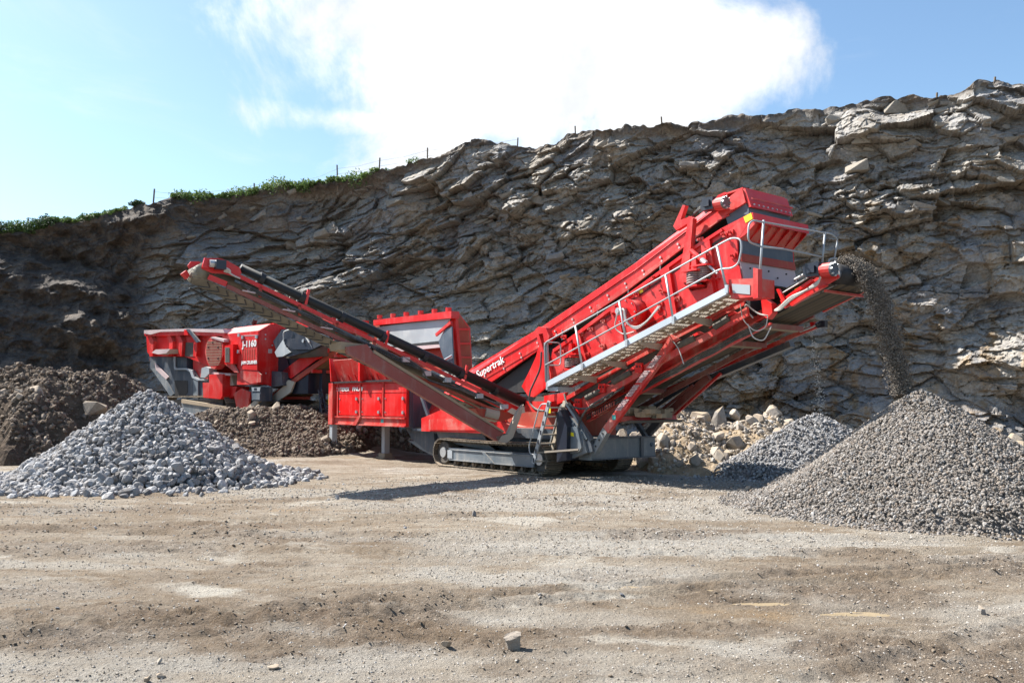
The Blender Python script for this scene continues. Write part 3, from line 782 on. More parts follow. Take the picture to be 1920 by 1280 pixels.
# boulders and earth behind the screener, right of its tracks
x, y = 5.25, 22.3
root, f = mound('rock_heap', 'heap of tan boulders and earth at the foot of the quarry face', 'rock heap', x, y, 2.75, 2.6, 1.32, 'soil_tan', 14, .05, .22, .62, .35)
scatter_on(root, f, 2.7, 2.5, 5200, (.02, .085), 'peb_isl', 15, x, y)
boulders_on(root, f, 2.5, 2.5, 125, (.08, .29), 'boulder', 16)
for px, py, s, i in ((1227, 858, .33, 0), (1302, 852, .36, 1), (1402, 838, .30, 2), (1350, 785, .34, 3), (1308, 787, .36, 4), (1268, 872, .27, 5), (1290, 880, .25, 6), (1345, 884, .26, 7), (1420, 800, .27, 8),
                     (1255, 800, .30, 2), (1265, 825, .24, 6), (1378, 780, .2, 1), (1440, 815, .24, 5), (1318, 885, .2, 3), (1375, 875, .22, 4), (1245, 840, .22, 8)):
    # sighted on a plane that follows the heap's front slope
    t = (885 - py) / 110.0; Yp = 20.3 + 2.2 * max(0, t); d = W0._ray(px, py); q = W0.o + d * (Yp / d.y)
    boulder(root, (q.x - x, q.y - y, q.z), s, (i * .9, i * 1.7, i * 2.3), i, 'boulder', sc=(1.1, .9, .9))

# long bank of brown spoil on the west side
x, y = -20.6, 26.4
root, f = mound('spoil_bank', 'long bank of brown spoil behind the blue-grey stone heap', 'spoil bank', x, y, 9.6, 4.3, 2.35, 'soil_brown', 24, .085, .38, .66, .75)
scatter_on(root, f, 9.6, 4.0, 15000, (.03, .13), 'brown_isl', 25, x, y, 'loose_clods')
boulders_on(root, f, 9.2, 3.6, 85, (.12, .42), 'brown_obj', 26, 2.6)
# lower mound of brown crushed rock under the crusher's conveyor
x, y = -8.0, 27.9
root, f = mound('spoil_mound', 'low brown mound of crushed rock between crusher and screener', 'spoil mound', x, y, 3.9, 2.3, .72, 'soil_brown', 34, .07, .16, .75, .35)
scatter_on(root, f, 3.4, 2.5, 7500, (.025, .10), 'brown_isl', 35, x, y, 'loose_clods', .3)
boulders_on(root, f, 3.2, 2.4, 25, (.1, .25), 'brown_obj', 36, 2.4)
x, y = -3.6, 29.4
root, f = mound('rubble_mound', 'grey-brown rubble mound seen beneath the red feed hopper', 'rubble mound', x, y, 2.7, 2.2, 1.15, 'soil_brown', 44, .08, .2, .7, .3)
scatter_on(root, f, 2.7, 2.1, 3500, (.03, .12), 'brown_isl', 45, x, y)
boulders_on(root, f, 2.5, 2.1, 34, (.14, .42), 'boulder', 46, 1.8)

# boulders at the toe of the face, far right
r = np.random.default_rng(9)
for i, (px, py, Y, s, lab) in enumerate(((1880, 838, 27, .42, 'brown angular boulder resting at the right edge, behind the largest gravel heap'),
                                         (1908, 852, 26, .48, 'pale boulder at the right picture edge below the brown angular one'),
                                         (1868, 858, 28, .2, 'small boulder tucked between the right-edge boulders and the gravel heap'))):
    d = W0._ray(px, py); q = W0.o + d * (Y / d.y)
    o = boulder(None, (q.x, q.y, q.z), s, (i, i * 2.1, i * .7), i + 2, 'boulder', sc=(1.2, .9, .8)); o.name = 'boulder'; tag(o, lab, 'boulder', 'boulders at the toe of the face')
for i in range(26):
    X = r.uniform(9, 24); Y = np.interp(X, [9, 24], [37.6, 32.0]) - r.uniform(.2, 2.2); s = r.uniform(.15, .5)
    if i < 1: tr = heap_root('talus', 'scatter of fallen blocks along the bottom of the quarry face', 'fallen rocks', 0, 0)
    boulder(tr, (X, Y, s * .4), s, tuple(r.uniform(0, 6, 3)), i, 'boulder', 'fallen_block')

# ---------------------------------------------------------------- loose stones of the yard
bm = bmesh.new()
for q in ((-.55, -.62, -1), (.55, -.7, -1), (.62, .6, -1), (-.5, .7, -1), (-.95, -.5, .42), (-.25, -.85, .50), (.72, -.72, .78), (.88, .1, 1.0), (.6, .85, .85), (-.7, .75, .70), (-1.05, .2, .55), (.1, .9, .95)): bm.verts.new(q)
bmesh.ops.convex_hull(bm, input=bm.verts); bmesh.ops.subdivide_edges(bm, edges=list(bm.edges), cuts=2, use_grid_fill=True)
for q in bm.verts: q.co += Vector(tuple(r.normal(size=3) * .05))
me = bpy.data.meshes.new('rock'); bm.to_mesh(me); bm.free()
pale = rock_mat('pale_yard_rock', [(.25, .215, .18), (.33, .29, .25)], 14, 'object')
me.materials.append(pale); o = bpy.data.objects.new('rock', me); COL.objects.link(o)
q = ground_hit(963, 1221); zz = float(ground_z(np.array([q.x]), np.array([q.y]))[0])
o.location = (q.x, q.y + .05, zz + .046); o.scale = (.060, .050, .060); o.rotation_euler = (.05, -.06, .12)
tag(o, 'pale block of stone standing alone in the middle of the foreground', 'rock')
for i, (px, py, s, lab, mat) in enumerate(((513, 1254, .040, 'dark rounded stone lying in the pale mud at the bottom, left of centre', 'brown_obj'),
        (302, 1267, .034, 'brown stone lying in the pale mud near the bottom left', 'brown_obj'), (275, 1276, .030, 'dark stone at the bottom edge just left of the brown stone', 'brown_obj'),
        (298, 1247, .026, 'flat grey stone above the brown stone near the bottom left', 'boulder'), (1842, 1151, .045, 'round pale stone on the bare dirt at the right', 'boulder'),
        (889, 968, .06, 'small grey stone alone on the yard in front of the tracks', 'stone_obj'), (632, 937, .06, 'small grey stone right of the blue-grey heap', 'stone_obj'),
        (187, 924, .09, 'flat grey stone just in front of the blue-grey heap', 'stone_obj'), (1042, 937, .05, 'small dark stone in front of the ladder', 'brown_obj'),
        (836, 1213, .05, 'brown clod left of the pale foreground block', 'brown_obj'), (1402, 918, .09, 'dark stone in the machine shadow beside the gravel heaps', 'brown_obj'))):
    q = ground_hit(px, py); zz = float(ground_z(np.array([q.x]), np.array([q.y]))[0])
    o = boulder(None, (q.x, q.y, zz + s * .35), s, (i * .4, i * .3, i * 1.3), i, mat, 'rock', (1.25, .9, .62)); o.name = 'rock'; tag(o, lab, 'rock', 'loose rocks on the yard')

r = np.random.default_rng(21)
def yard_scatter(name, label, n, y0, y1, size, mat, fn, seed, powr=2.5, lift=.2, base=None):
    r = np.random.default_rng(seed); Y = y0 + (y1 - y0) * r.random(n) ** 1.35; X = (r.random(n) * 2 - 1) * (Y * .63 + .3)
    k_ = r.random(n) < fn(X, Y); X, Y = X[k_], Y[k_]
    sz = size[0] + (size[1] - size[0]) * r.random(len(X)) ** powr
    sz *= np.clip(Y / 8, .8, 2.0)
    Z = ground_z(X, Y)
    o = stones_mesh(name, np.stack([X, Y, Z + sz * lift], 1), sz, mat, None, base or ICO1, 12, seed, .6, True, cuts=6 if base is None else 2)
    tag(o, label, kind='stuff'); return o
yard_scatter('gravel', 'loose pale grit and pebbles strewn over the yard', 110000, 4.2, 19, (.004, .015), 'peb_isl', lambda X, Y: .22 + .78 * grey_mask(X, Y), 22, base=OCT)
yard_scatter('dirt', 'crumbled brown clods lying in the churned soil', 26000, 4.2, 15, (.004, .020), 'clod_isl', lambda X, Y: .008 + .9 * rough_mask(X, Y) ** 1.5 if True else 0 * rough_mask(X, Y), 23, 2.8, .25)
yard_scatter('rubble', 'scattered larger chips of grey stone around the yard', 260, 5, 22, (.010, .028), 'stone_isl', lambda X, Y: .25 + 0 * X, 24, 2.0)


# ================================================================ THE SCREENER
F = Frame(1.595, 19.955, 51)
scr = F.root('mobile_screener', 'large red tracked screening plant with side conveyor, walkway and raised screen box', 'screening plant')
Y_ = lambda pts, v: [F.y(px, py, v) for px, py in pts]
def plate(name, pts, v, th, mat, parent=scr, fr=F):
    """plate cut to the sighted outline on the plane y=v, thickness th away from the viewer"""
    mb = MB(); mb.prism([fr.y(px, py, v) for px, py in pts], (0, th, 0)); return mb.build(name, mat, parent)
def xplate(name, pts, x, th, mat, parent=scr, fr=F):
    mb = MB(); mb.prism([fr.x(px, py, x) for px, py in pts], (th, 0, 0)); return mb.build(name, mat, parent)


def bolts(parent, pts, r=.022, mat='steel', d=(0, -1, 0), h=.02, name='bolt'):
    o0 = None
    for p in pts:
        if o0 is None:
            mb = MB(); mb.cyl((0, 0, 0), Vector(d) * h, r, 6); o0 = mb.build(name, mat, parent); o0.location = p
        else: copy_part(o0, parent, p)


# ---- crawler tracks
def track(frame_root, x0, x1, yc, wd, R, mat='track', rollers=9):
    """x0,x1 wheel centres; stadium of shoes"""
    base = MB(); base.box((x0 + .25, yc - wd * .36, R * .55), (x1 - .2, yc + wd * .36, R * 1.45))
    trk = base.build('crawler_track', 'slate', frame_root)
    n = int(round((2 * (x1 - x0) + 2 * PI * R) / .172)); L = 2 * (x1 - x0) + 2 * PI * R; sh0 = None
    for i in range(n):
        d = i * L / n; a = x1 - x0
        if d < a: p = (x0 + d, 0); t = 0
        elif d < a + PI * R: q = (d - a) / R; p = (x1 + R * math.sin(q), R - R * math.cos(q)); t = q
        elif d < 2 * a + PI * R: p = (x1 - (d - a - PI * R), 2 * R + 0.0); t = PI
        else: q = (d - 2 * a - PI * R) / R; p = (x0 - R * math.sin(q), R + R * math.cos(q)); t = PI + q
        if sh0 is None:
            mb = MB(); mb.box((-.080, -wd / 2, 0), (.080, wd / 2, .022)); 
            for gx_ in (-.070, -.012, .046): mb.box((gx_, -wd / 2 + .004, -.026), (gx_ + .020, wd / 2 - .004, .002))
            mb.box((-.07, -.08, .018), (.07, .08, .07))
            sh0 = mb.build('track_shoe', mat, trk); o = sh0
        else: o = copy_part(sh0, trk)
        sag = -.02 * math.sin(PI * (x1 - p[0]) / a) if (abs(t - PI) < 1e-6) else 0
        o.location = (p[0], yc, p[1] + .028 + sag); o.rotation_euler = (0, -t, 0)
    y0 = yc - wd * .36
    # painted side frame with ledge, idler, sprocket and rollers
    mb = MB(); mb.box((x0 + .42, y0 - .05, R * .62), (x1 - .12, y0 - .002, R * 1.30)); mb.box((x0 + .40, y0 - .085, R * .56), (x1 - .1, y0 - .002, R * .615)); mb.box((x0 + .40, y0 - .075, R * 1.305), (x1 - .1, y0 - .002, R * 1.35))
    mb.build('side_frame', 'slate_lt', trk)
    mb = MB(); mb.prism([(x0 + 1.75, y0 - .095, R * 1.3), (x0 + 1.86, y0 - .095, R * 1.3), (x0 + 2.2, y0 - .095, R * .62), (x0 + 2.06, y0 - .095, R * .62)], (0, .04, 0)); mb.build('brace', 'slate_lt', trk)
    mb = MB(); mb.box((x0 + .30, y0 - .07, R * .7), (x0 + .50, y0 - .003, R * 1.28)); mb.build('bracket', 'galv', trk)
    for xc, rr, nm in ((x0, R * .80, 'idler'), (x1, R * .80, 'sprocket')):
        mb = MB(); mb.cyl((xc, yc - wd * .3, R + .03), (xc, yc + wd * .3, R + .03), rr, 24); mb.build(nm, 'trackdark', trk)
        mb = MB(); mb.cyl((xc, yc - wd * .37, R + .03), (xc, yc - wd * .29, R + .03), rr * .48, 20); mb.build('hub', 'steel', trk)
    r0 = None
    for i in range(rollers):
        xr = x0 + .55 + i * (x1 - x0 - .75) / (rollers - 1)
        if r0 is None: mb = MB(); mb.cyl((0, -wd * .30, 0), (0, wd * .30, 0), .075, 12); mb.cyl((0, -wd * .40, 0), (0, -wd * .30, 0), .045, 10); r0 = mb.build('roller', 'track', trk); r0.location = (xr, yc, .13)
        else: copy_part(r0, trk, (xr, yc, .13))
    return trk
track(scr, -3.72, -.02, -1.10, .50, .335)
track(scr, -3.72, -.02, 1.10, .50, .335)

# ---- chassis
mb = MB(); mb.box((-5.2, -.80, .52), (.4, .80, .86)); mb.box((-4.6, -1.0, .80), (.1, -.80, 1.02)); mb.box((-4.6, .80, .80), (.1, 1.0, 1.02))
mb.box((-3.4, -.75, .3), (-.3, .75, .55)); mb.build('chassis', 'slate', scr)
plate('chassis_side', [(818, 809), (905, 812), (915, 833), (930, 845), (826, 828)], -1.02, .04, 'slate_lt')
mb = MB(); mb.box((-.9, -.42, .86), (.2, .9, 1.5)); mb.build('frame_box', 'red_brown', scr)
plate('side_member', [(758, 798), (812, 803), (818, 850), (800, 846), (772, 822)], -.9, .9, 'slate')
plate('skid', [(765, 826), (800, 828), (826, 852), (820, 858), (790, 843)], -.8, .8, 'slate_lt')
# red lower boom beside the chassis
plate('boom', [(790, 784), (822, 770), (905, 769), (960, 800), (955, 812), (910, 812), (790, 808)], -1.25, .16, 'red')
plate('boom_stiffener', [(804, 786), (902, 783), (930, 806), (804, 806)], -1.275, .02, 'red_dusty')
mb = MB()
for i in range(6): mb.box((-1.93, -1.32, 1.02 + i * .075), (-1.66, -1.26, 1.045 + i * .075))
mb.build('louvre', 'pale', scr)
plate('power_pack_panel', [(930, 779), (948, 779), (948, 812), (930, 806)], -1.22, .06, 'red_clean')
plate('control_box', [(879, 764), (897, 769), (897, 787), (880, 782)], -1.3, .12, 'white')
plate('warning_sticker', [(934, 796), (940, 798), (940, 810), (934, 806)], -1.232, .006, 'yellow')
plate('engine_cover', [(897, 786), (935, 790), (975, 800), (1000, 800), (1000, 848), (920, 835), (893, 805)], -.72, 1.3, 'red_dusty')
plate('fuel_tank', [(930, 790), (1010, 765), (1042, 775), (1042, 838), (1000, 845), (940, 838)], -.5, 1.0, 'red_brown')
mb = MB(); mb.box((-2.6, -.45, 1.0), (-.2, .7, 1.75)); mb.build('power_pack', 'trackdark', scr)

# ---- feed hopper
hz0, hz1 = .98, 2.16
mb = MB(); mb.box((-9.50, -1.28, hz0), (-5.45, -1.20, hz1)); mb.box((-9.50, 1.15, hz0), (-5.45, 1.23, hz1)); mb.box((-9.5, -1.2, hz0), (-9.42, 1.15, hz1)); mb.box((-9.4, -1.18, hz0 + .02), (-5.5, 1.1, hz0 + .10))
hop = mb.build('feed_hopper', 'red', scr)
for px0, px1 in ((636, 676), (678, 718), (721, 764)):
    a = F.y(px0, 736, -1.29); b_ = F.y(px1, 736, -1.29)
    mb = MB(); mb.box((a.x + .03, -1.31, 1.24), (b_.x - .03, -1.284, 1.86)); d0 = mb.build('hopper_door', 'red_clean', hop)
    mb = MB(); mb.box((a.x + .03, -1.305, 1.885), (b_.x - .03, -1.284, 2.14)); mb.build('hopper_panel', 'red', hop)
    bolts(hop, [(b_.x - .16, -1.31, 1.72), (b_.x - .16, -1.31, 1.34)], .05, 'steel', h=.04, name='hinge')
    bolts(hop, [(a.x + .10, -1.31, 1.72), (a.x + .10, -1.31, 1.34)], .02, 'steel', h=.02, name='bolt')
    mb = MB(); mb.box((a.x - .045, -1.335, 1.20), (a.x + .005, -1.284, 2.16)); mb.build('hopper_rib', 'red_dusty', hop)
mb = MB(); mb.box((-9.52, -1.36, hz1), (-5.42, -1.18, hz1 + .035)); mb.build('hopper_ledge', 'red_dusty', hop)
mb = MB(); mb.box((-9.5, -1.345, 1.165), (-5.45, -1.285, 1.205)); mb.box((-9.5, -1.345, .955), (-5.45, -1.20, .99)); mb.box((-9.5, -1.30, .97), (-5.45, -1.284, 1.19)); mb.build('lower_beam', 'red_dusty', hop)
mb = MB(); mb.prism([F.y(660, 797, -1.37), F.y(667, 797, -1.37), F.y(676, 779, -1.37), F.y(671, 779, -1.37)], (0, .06, 0)); mb.build('beam_bracket', 'red_dusty', hop)
mb = MB(); mb.box((-6.75, -1.303, 1.05), (-6.6, -1.299, 1.15)); mb.build('lifting_sticker', 'teal', hop)
mb = MB(); mb.box((-9.72, -1.40, .95), (-9.46, -1.16, 2.20)); mb.build('corner_post', 'red_dusty', hop)
mb = MB(); mb.box((-9.725, -1.402, 1.55), (-9.719, -1.20, 1.85)); mb.build('warning_sticker', 'yellow', hop)
for xx, yy in ((-9.6, -1.28), (-7.66, -.6), (-9.6, 1.15), (-6.6, 1.15)):
    mb = MB(); mb.box((xx - .085, yy - .085, -.02), (xx + .085, yy + .085, .97)); lg = mb.build('leg', 'galv', scr)
    mb = MB(); mb.box((xx - .22, yy - .2, -.03), (xx + .22, yy + .2, .035)); mb.box((xx - .17, yy - .13, .03), (xx + .17, yy + .13, .14)); mb.build('foot', 'mud', lg)
# upper hopper: near wall leaning out
mb = MB()
mb.prism([(-9.45, -1.22, 2.24), (-6.1, -1.22, 2.24), (-6.1, -1.42, 2.88), (-9.45, -1.42, 2.88)], (0, .05, .012)); nw = mb.build('hopper_side', 'red_dusty', hop)
mb = MB()
for i in range(8): mb.prism([(-9.1 + i * .42, -1.255, 2.24), (-8.98 + i * .42, -1.255, 2.24), (-9.04 + i * .42, -1.31, 2.42)], (0, -.05, 0))
tag(mb.build('gussets', 'red_dusty', nw), kind='stuff')
mb = MB(); mb.box((-7.72, -1.50, 2.22), (-7.62, -1.24, 2.84)); mb.build('rib', 'red', nw)
mb = MB(); mb.box((-9.55, -1.40, 2.19), (-6.0, -1.10, 2.235)); mb.build('seam_rail', 'black', hop)
mb = MB(); mb.prism([(-9.50, -1.45, 2.24), (-9.50, 1.3, 2.24), (-9.62, 1.3, 2.95), (-9.62, -1.45, 2.95)], (.05, 0, 0)); mb.build('hopper_end', 'red', hop)
# tall far wall with polished liner
yb = 1.30
far = plate('far_wall', [(703, 600), (843, 585), (853, 690), (700, 705)], yb, .06, 'red_brown', hop)
plate('wall_liner', [(706, 613), (843, 596), (822, 641), (712, 654)], yb - .14, .05, 'liner', hop)
plate('wall_rim', [(700, 600), (846, 583), (846, 596), (700, 610)], yb - .24, .30, 'red_clean', hop)
plate('painted_shadow_strip', [(712, 651), (822, 639), (822, 644), (712, 657)], yb - .20, .10, 'black', hop)  # black strip standing in for the shadow line below the liner
plate('lower_rail', [(738, 652), (826, 645), (826, 651), (738, 660)], yb - .22, .12, 'pale', hop)
mb = MB()
for px in (714, 739, 764, 791, 817, 843):
    p = F.y(px, 598 - (px - 700) * .105, yb); mb.cyl(p + Vector((0, -.04, -.02)), p + Vector((0, -.04, .10)), .09, 10)
mb.build('rim_pin', 'red', hop)
# east end wing of the hopper, ribbed outside
xe = F.y(846, 640, yb).x + .05
end = xplate('end_wing', [(846, 584), (857, 585), (880, 615), (884, 697), (866, 694), (852, 690), (847, 640)], xe, .05, 'red', hop)
for a_, b2 in (((856, 617), (880, 617)), ((858, 644), (882, 644)), ((859, 669), (884, 670))):
    p, q = F.x(*a_, xe + .07), F.x(*b2, xe + .07); mb = MB(); mb.beam(p, q, .05, .06); mb.build('rib', 'red_clean', end)
p, q = F.x(853, 586, xe + .09), F.x(862, 694, xe + .09); mb = MB(); mb.beam(p, q, .14, .10, up=(0, 1, 0)); mb.build('corner_post', 'red', end)
xplate('wing_skin', [(858, 588), (879, 615), (883, 694), (862, 692)], xe + .051, .012, 'red_brown', end)
plate('side_liner', [(822, 640), (836, 617), (847, 612), (850, 690), (838, 690), (826, 655)], yb - .45, .04, 'bluesteel', hop)
mb = MB(); mb.beam(F.y(818, 628, yb - .45), F.y(846, 604, yb - .45), .06, .09); mb.build('chute_arm', 'red', hop)
mb = MB(); mb.tube([F.y(826, 679, yb - .5), F.y(848, 666, yb - .5)], .03, 8); mb.build('tie_rod', 'steel', hop)
# terex finlay print on the hopper panel
lettering('TEREX', hop, (-9.12, -1.318, 1.95), .155, width=.56)
lettering('FINLAY', hop, (-8.36, -1.318, 1.95), .155, width=.62)
mb = MB(); mb.box((-9.36, -1.314, 1.945), (-9.20, -1.306, 1.975)); mb.box((-9.23, -1.314, 1.97), (-9.20, -1.306, 2.06)); mb.box((-9.36, -1.314, 2.03), (-9.20, -1.306, 2.06)); mb.build('logo', 'white', hop)
# dark opening and frame between hopper and main conveyor
mb = MB(); mb.box((-5.45, -1.15, .86), (-5.36, -1.05, 2.2)); mb.box((-5.45, -1.15, .86), (-4.6, -1.05, .92)); mb.box((-5.45, -1.2, .95), (-5.38, 1.15, 2.2)); mb.build('hopper_gate_frame', 'slate', scr)
mb = MB(); mb.beam((-5.2, -1.1, 2.1), (-4.5, -1.1, 1.0), .06, .09); mb.build('gate_strut', 'slate', scr)
mb = MB(); mb.prism([(-5.35, -.6, 1.0), (-4.0, -.6, 1.0), (-3.6, -.6, 1.9), (-5.35, -.6, 1.4)], (0, 1.2, 0)); mb.build('feed_boot', 'red_dusty', scr)

# ---- main conveyor climbing over the screen
yn = -.66
mc_top = [(790, 770), (880, 698), (1017, 616), (1190, 496), (1290, 421), (1352, 372)]
main = plate('main_conveyor', [(800, 776), (882, 704), (1017, 627), (1190, 508), (1292, 432), (1346, 389), (1368, 404), (1352, 411), (1290, 457), (1178, 543), (1105, 592), (1050, 628), (960, 690), (905, 726), (850, 768), (820, 790)], yn, .05, 'red')
A = F.y(800, 776, yn); Bq = F.y(1346, 389, yn)
# sloping dust cover along the top edge
d = Bq - A
mb = MB(); mb.prism([F.y(800, 776, yn - .02), F.y(882, 704, yn - .02), F.y(1017, 626, yn - .02), F.y(1190, 507, yn - .02), F.y(1346, 388, yn - .02), F.y(1352, 372, yn + .22), F.y(1190, 494, yn + .22), F.y(1017, 612, yn + .22), F.y(882, 692, yn + .22), F.y(797, 766, yn + .22)], (0, .02, .012)); mb.build('top_cover', 'red_clean', main)
mb = MB(); mb.prism([A + Vector((0, 1.32, 0)), Bq + Vector((0, 1.32, 0)), Bq + Vector((0, 1.32, -.42)), A + Vector((0, 1.32, -.42))], (0, .05, 0)); mb.build('far_skirt', 'red', main)
lowA, lowB = F.y(835, 778, yn + .1), F.y(1360, 405, yn + .1)
mb = MB(); mb.prism([lowA, lowB, lowB + Vector((0, 0, -.05)), lowA + Vector((0, 0, -.05))], (0, 1.16, 0)); mb.prism([lowA + Vector((0, 0, .3)), lowB + Vector((0, 0, .3)), lowB + Vector((0, 0, .28)), lowA + Vector((0, 0, .28))], (0, 1.16, 0)); mb.build('belt', 'black', main)
# seam strip proud of the skirt and its bolts
mb = MB(); mb.prism(Y_([(905, 708), (1017, 642), (1190, 524), (1300, 445), (1303, 448), (1192, 528), (1020, 646), (905, 713)], yn - .012), (0, .012, 0)); mb.build('seam_strip', 'red_dusty', main)
mb = MB(); mb.prism(Y_([(1300, 447), (1346, 412), (1352, 411), (1290, 457), (1178, 543), (1105, 592), (1060, 621), (1062, 612), (1105, 583), (1178, 533)], yn - .03), (0, .03, 0)); mb.build('skirt_foot', 'red_dusty', main)
pts = []
for i in range(13):
    t = i / 12; px = 910 + t * 395; top_ = np.interp(px, [882, 1017, 1190, 1292], [706, 630, 511, 435]); bot = np.interp(px, [905, 1050, 1178, 1290], [724, 628, 543, 457])
    pts += [F.y(px, top_ * .62 + bot * .38, yn - .004), F.y(px + 3, top_ * .30 + bot * .70, yn - .004)]
bolts(main, pts, .026, 'pale', h=.03)
mb = MB()
for px, py, h in ((1054, 622, 22), (1120, 575, 22), (1178, 540, 26), (1238, 495, 22)):
    p = F.y(px, py - 4, yn - .02); mb.tube([p, p + Vector((0, 0, -h / 95))], .012, 5)
mb.build('chain', 'cable', main)
# supertrak print on the skirt
p0, p1 = F.y(896, 707, yn - .016), F.y(947, 676, yn - .016)
sl = math.atan2(p1.z - p0.z, p1.x - p0.x)
o = lettering('Supertrak', main, p0 + Vector((0, -.012, -.03)), .27, width=(p1 - p0).length * 1.0); o.rotation_euler = (Matrix.Rotation(-sl, 3, 'Y') @ Matrix.Rotation(PI / 2, 3, 'X')).to_euler(); pass
# dark belly plate under the lower half of the conveyor, seen as the black triangle
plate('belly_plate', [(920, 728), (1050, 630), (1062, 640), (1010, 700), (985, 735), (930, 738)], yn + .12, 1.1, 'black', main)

# head of the main conveyor
head = plate('conveyor_head', [(1346, 386), (1388, 353), (1392, 356), (1398, 379), (1360, 404), (1346, 400)], yn - .03, .06, 'red', main)
mb = MB(); mb.prism(Y_([(1346, 366), (1359, 360), (1367, 365), (1350, 380), (1336, 390), (1326, 391)], yn + .3), (0, .7, 0)); mb.build('head_cover', 'red_clean', main)
xh = F.y(1393, 356, yn).x
hoodp = [F.x(px, py, xh) for px, py in ((1393, 354), (1477, 368), (1477, 399), (1401, 383))]
mb = MB(); mb.prism([Vector((xh, yn, hoodp[0].z)), Vector((xh, -yn, hoodp[0].z)), Vector((xh + .12, -yn, hoodp[0].z - .36)), Vector((xh + .12, yn, hoodp[0].z - .36))], (.05, 0, 0))
mb.prism([Vector((xh, yn, hoodp[0].z)), Vector((xh, -yn, hoodp[0].z)), Vector((xh - .55, -yn, hoodp[0].z - .05)), Vector((xh - .55, yn, hoodp[0].z - .05))], (0, 0, .03))
mb.build('head_hood', 'red', main)
zt = hoodp[0].z
mb = MB(); mb.box((xh + .17, yn + .02, zt - .22), (xh + .185, -yn - .02, zt - .19)); mb.build('hood_rib', 'red_dusty', main)
bolts(main, [(xh + .172, yn + .08 + i * .14, zt - .31) for i in range(9)], .016, 'steel', d=(1, 0, 0))
# rubber curtains under the head
mb = MB(); mb.box((xh + .08, yn + .01, zt - .60), (xh + .11, -yn - .01, zt - .36)); mb.build('rubber_flap', 'bluesteel', main)
plate('side_rubber', [(1360, 404), (1399, 381), (1408, 399), (1366, 425)], yn + .02, .03, 'bluesteel', main)
mb = MB(); p = F.y(1380, 392, 0); mb.cyl((p.x - .15, -.6, p.z), (p.x - .15, .6, p.z), .17, 18); mb.build('head_drum', 'black', main)
# drive motor
def motor(parent, p, s=1.0, dirx=(1, 0, 0)):
    """hydraulic motor: black body lying across, red gearbox and grey bolt ring"""
    p = Vector(p)
    mb = MB(); mb.box(p + Vector((-.11, -.14, -.10)) * s, p + Vector((.11, .02, .10)) * s); mb.box(p + Vector((-.17, -.10, -.06)) * s, p + Vector((-.11, 0, .06)) * s); mb.box(p + Vector((-.06, -.18, -.05)) * s, p + Vector((.06, -.14, .05)) * s)
    mo = mb.build('motor', 'navy', parent)
    mb = MB(); mb.cyl(p + Vector((.11, -.05, -.02)) * s, p + Vector((.30, -.05, -.02)) * s, .10 * s, 14); mb.build('gearbox', 'red', parent)
    mb = MB(); mb.cyl(p + Vector((.27, -.05, -.02)) * s, p + Vector((.31, -.05, -.02)) * s, .105 * s, 14); mb.build('flange', 'slate', parent)
    mb = MB()
    for i in range(8):
        a = i * PI / 4; q = p + Vector((.30, -.05 + .09 * math.cos(a), -.02 + .09 * math.sin(a))) * s; mb.cyl(q, q + Vector((.03, 0, 0)) * s, .016 * s, 6)
    mb.build('flange_bolts', 'steel', parent)
    return mo
pm_ = F.y(1336, 384, yn - .14); motor(main, pm_, 1.15)
mb = MB()
for k_ in range(3):
    a_ = F.y(1326, 380 + 2 * k_, yn - .2); mb.tube(bend([a_, F.y(1312, 388 + 2 * k_, yn - .22), F.y(1299, 402 + k_, yn - .15), F.y(1296, 412 + 3 * k_, yn - .1)], .3), .014, 6)
mb.build('hoses', 'hose', main)

# ---- screen box
ys = -.87
box = plate('screen_box', [(1030, 690), (1036, 655), (1060, 638), (1180, 548), (1290, 468), (1352, 428), (1408, 399), (1415, 420), (1397, 440), (1382, 450), (1384, 497), (1392, 526), (1350, 560), (1200, 640), (1080, 700), (1034, 720)], ys, .04, 'red')
a_ = F.y(1036, 690, ys); e_ = F.y(1385, 450, ys)
mb = MB(); mb.prism([Vector((p.x, -ys - .04, p.z)) for p in [F.y(q[0], q[1], ys) for q in ((1030, 690), (1060, 638), (1290, 468), (1408, 399), (1384, 450), (1388, 525), (1200, 640), (1034, 720))]], (0, .04, 0)); mb.build('far_side', 'red', box)
z0, z1 = F.y(1060, 645, ys), F.y(1360, 440, ys)
mb = MB(); mb.prism([z0, z1, z1 + Vector((0, 0, -.06)), z0 + Vector((0, 0, -.06))], (0, 1.7, 0)); 
z0, z1 = F.y(1045, 700, ys), F.y(1385, 515, ys)
mb.prism([z0, z1, z1 + Vector((0, 0, -.06)), z0 + Vector((0, 0, -.06))], (0, 1.7, 0)); mb.build('screen_deck', 'trackdark', box)
# vertical stiffeners and panels along the side
for (x0_, x1_) in ((1081, 1094), (1152, 1164), (1246, 1262), (1322, 1338)):
    tp = lambda px: np.interp(px, [1036, 1060, 1180, 1290, 1352, 1408], [655, 640, 550, 470, 430, 402]) + 5
    bt = lambda px: np.interp(px, [1034, 1080, 1200, 1350, 1390], [716, 697, 637, 557, 526])
    o = plate('stiffener', [(x0_ - 8, tp(x0_ - 8)), (x1_ - 8, tp(x1_ - 8)), (x1_ + 8, bt(x1_ + 8)), (x0_ + 8, bt(x0_ + 8))], ys - .06, .058, 'red', box)
def bracket_bolt(px, py, s=1.0):
    p = F.y(px, py, ys)
    mb = MB(); mb.box(p + Vector((-.05, -.03, -.05)) * s, p + Vector((.05, -.001, .05)) * s); mb.cyl(p + Vector((0, -.03, 0)), p + Vector((0, -.13 * s, 0)), .018 * s, 6); mb.box(p + Vector((-.03, -.10, -.022)) * s, p + Vector((.03, -.07, .022)) * s)
    return mb.build('tension_bolt', 'red_dusty', box)
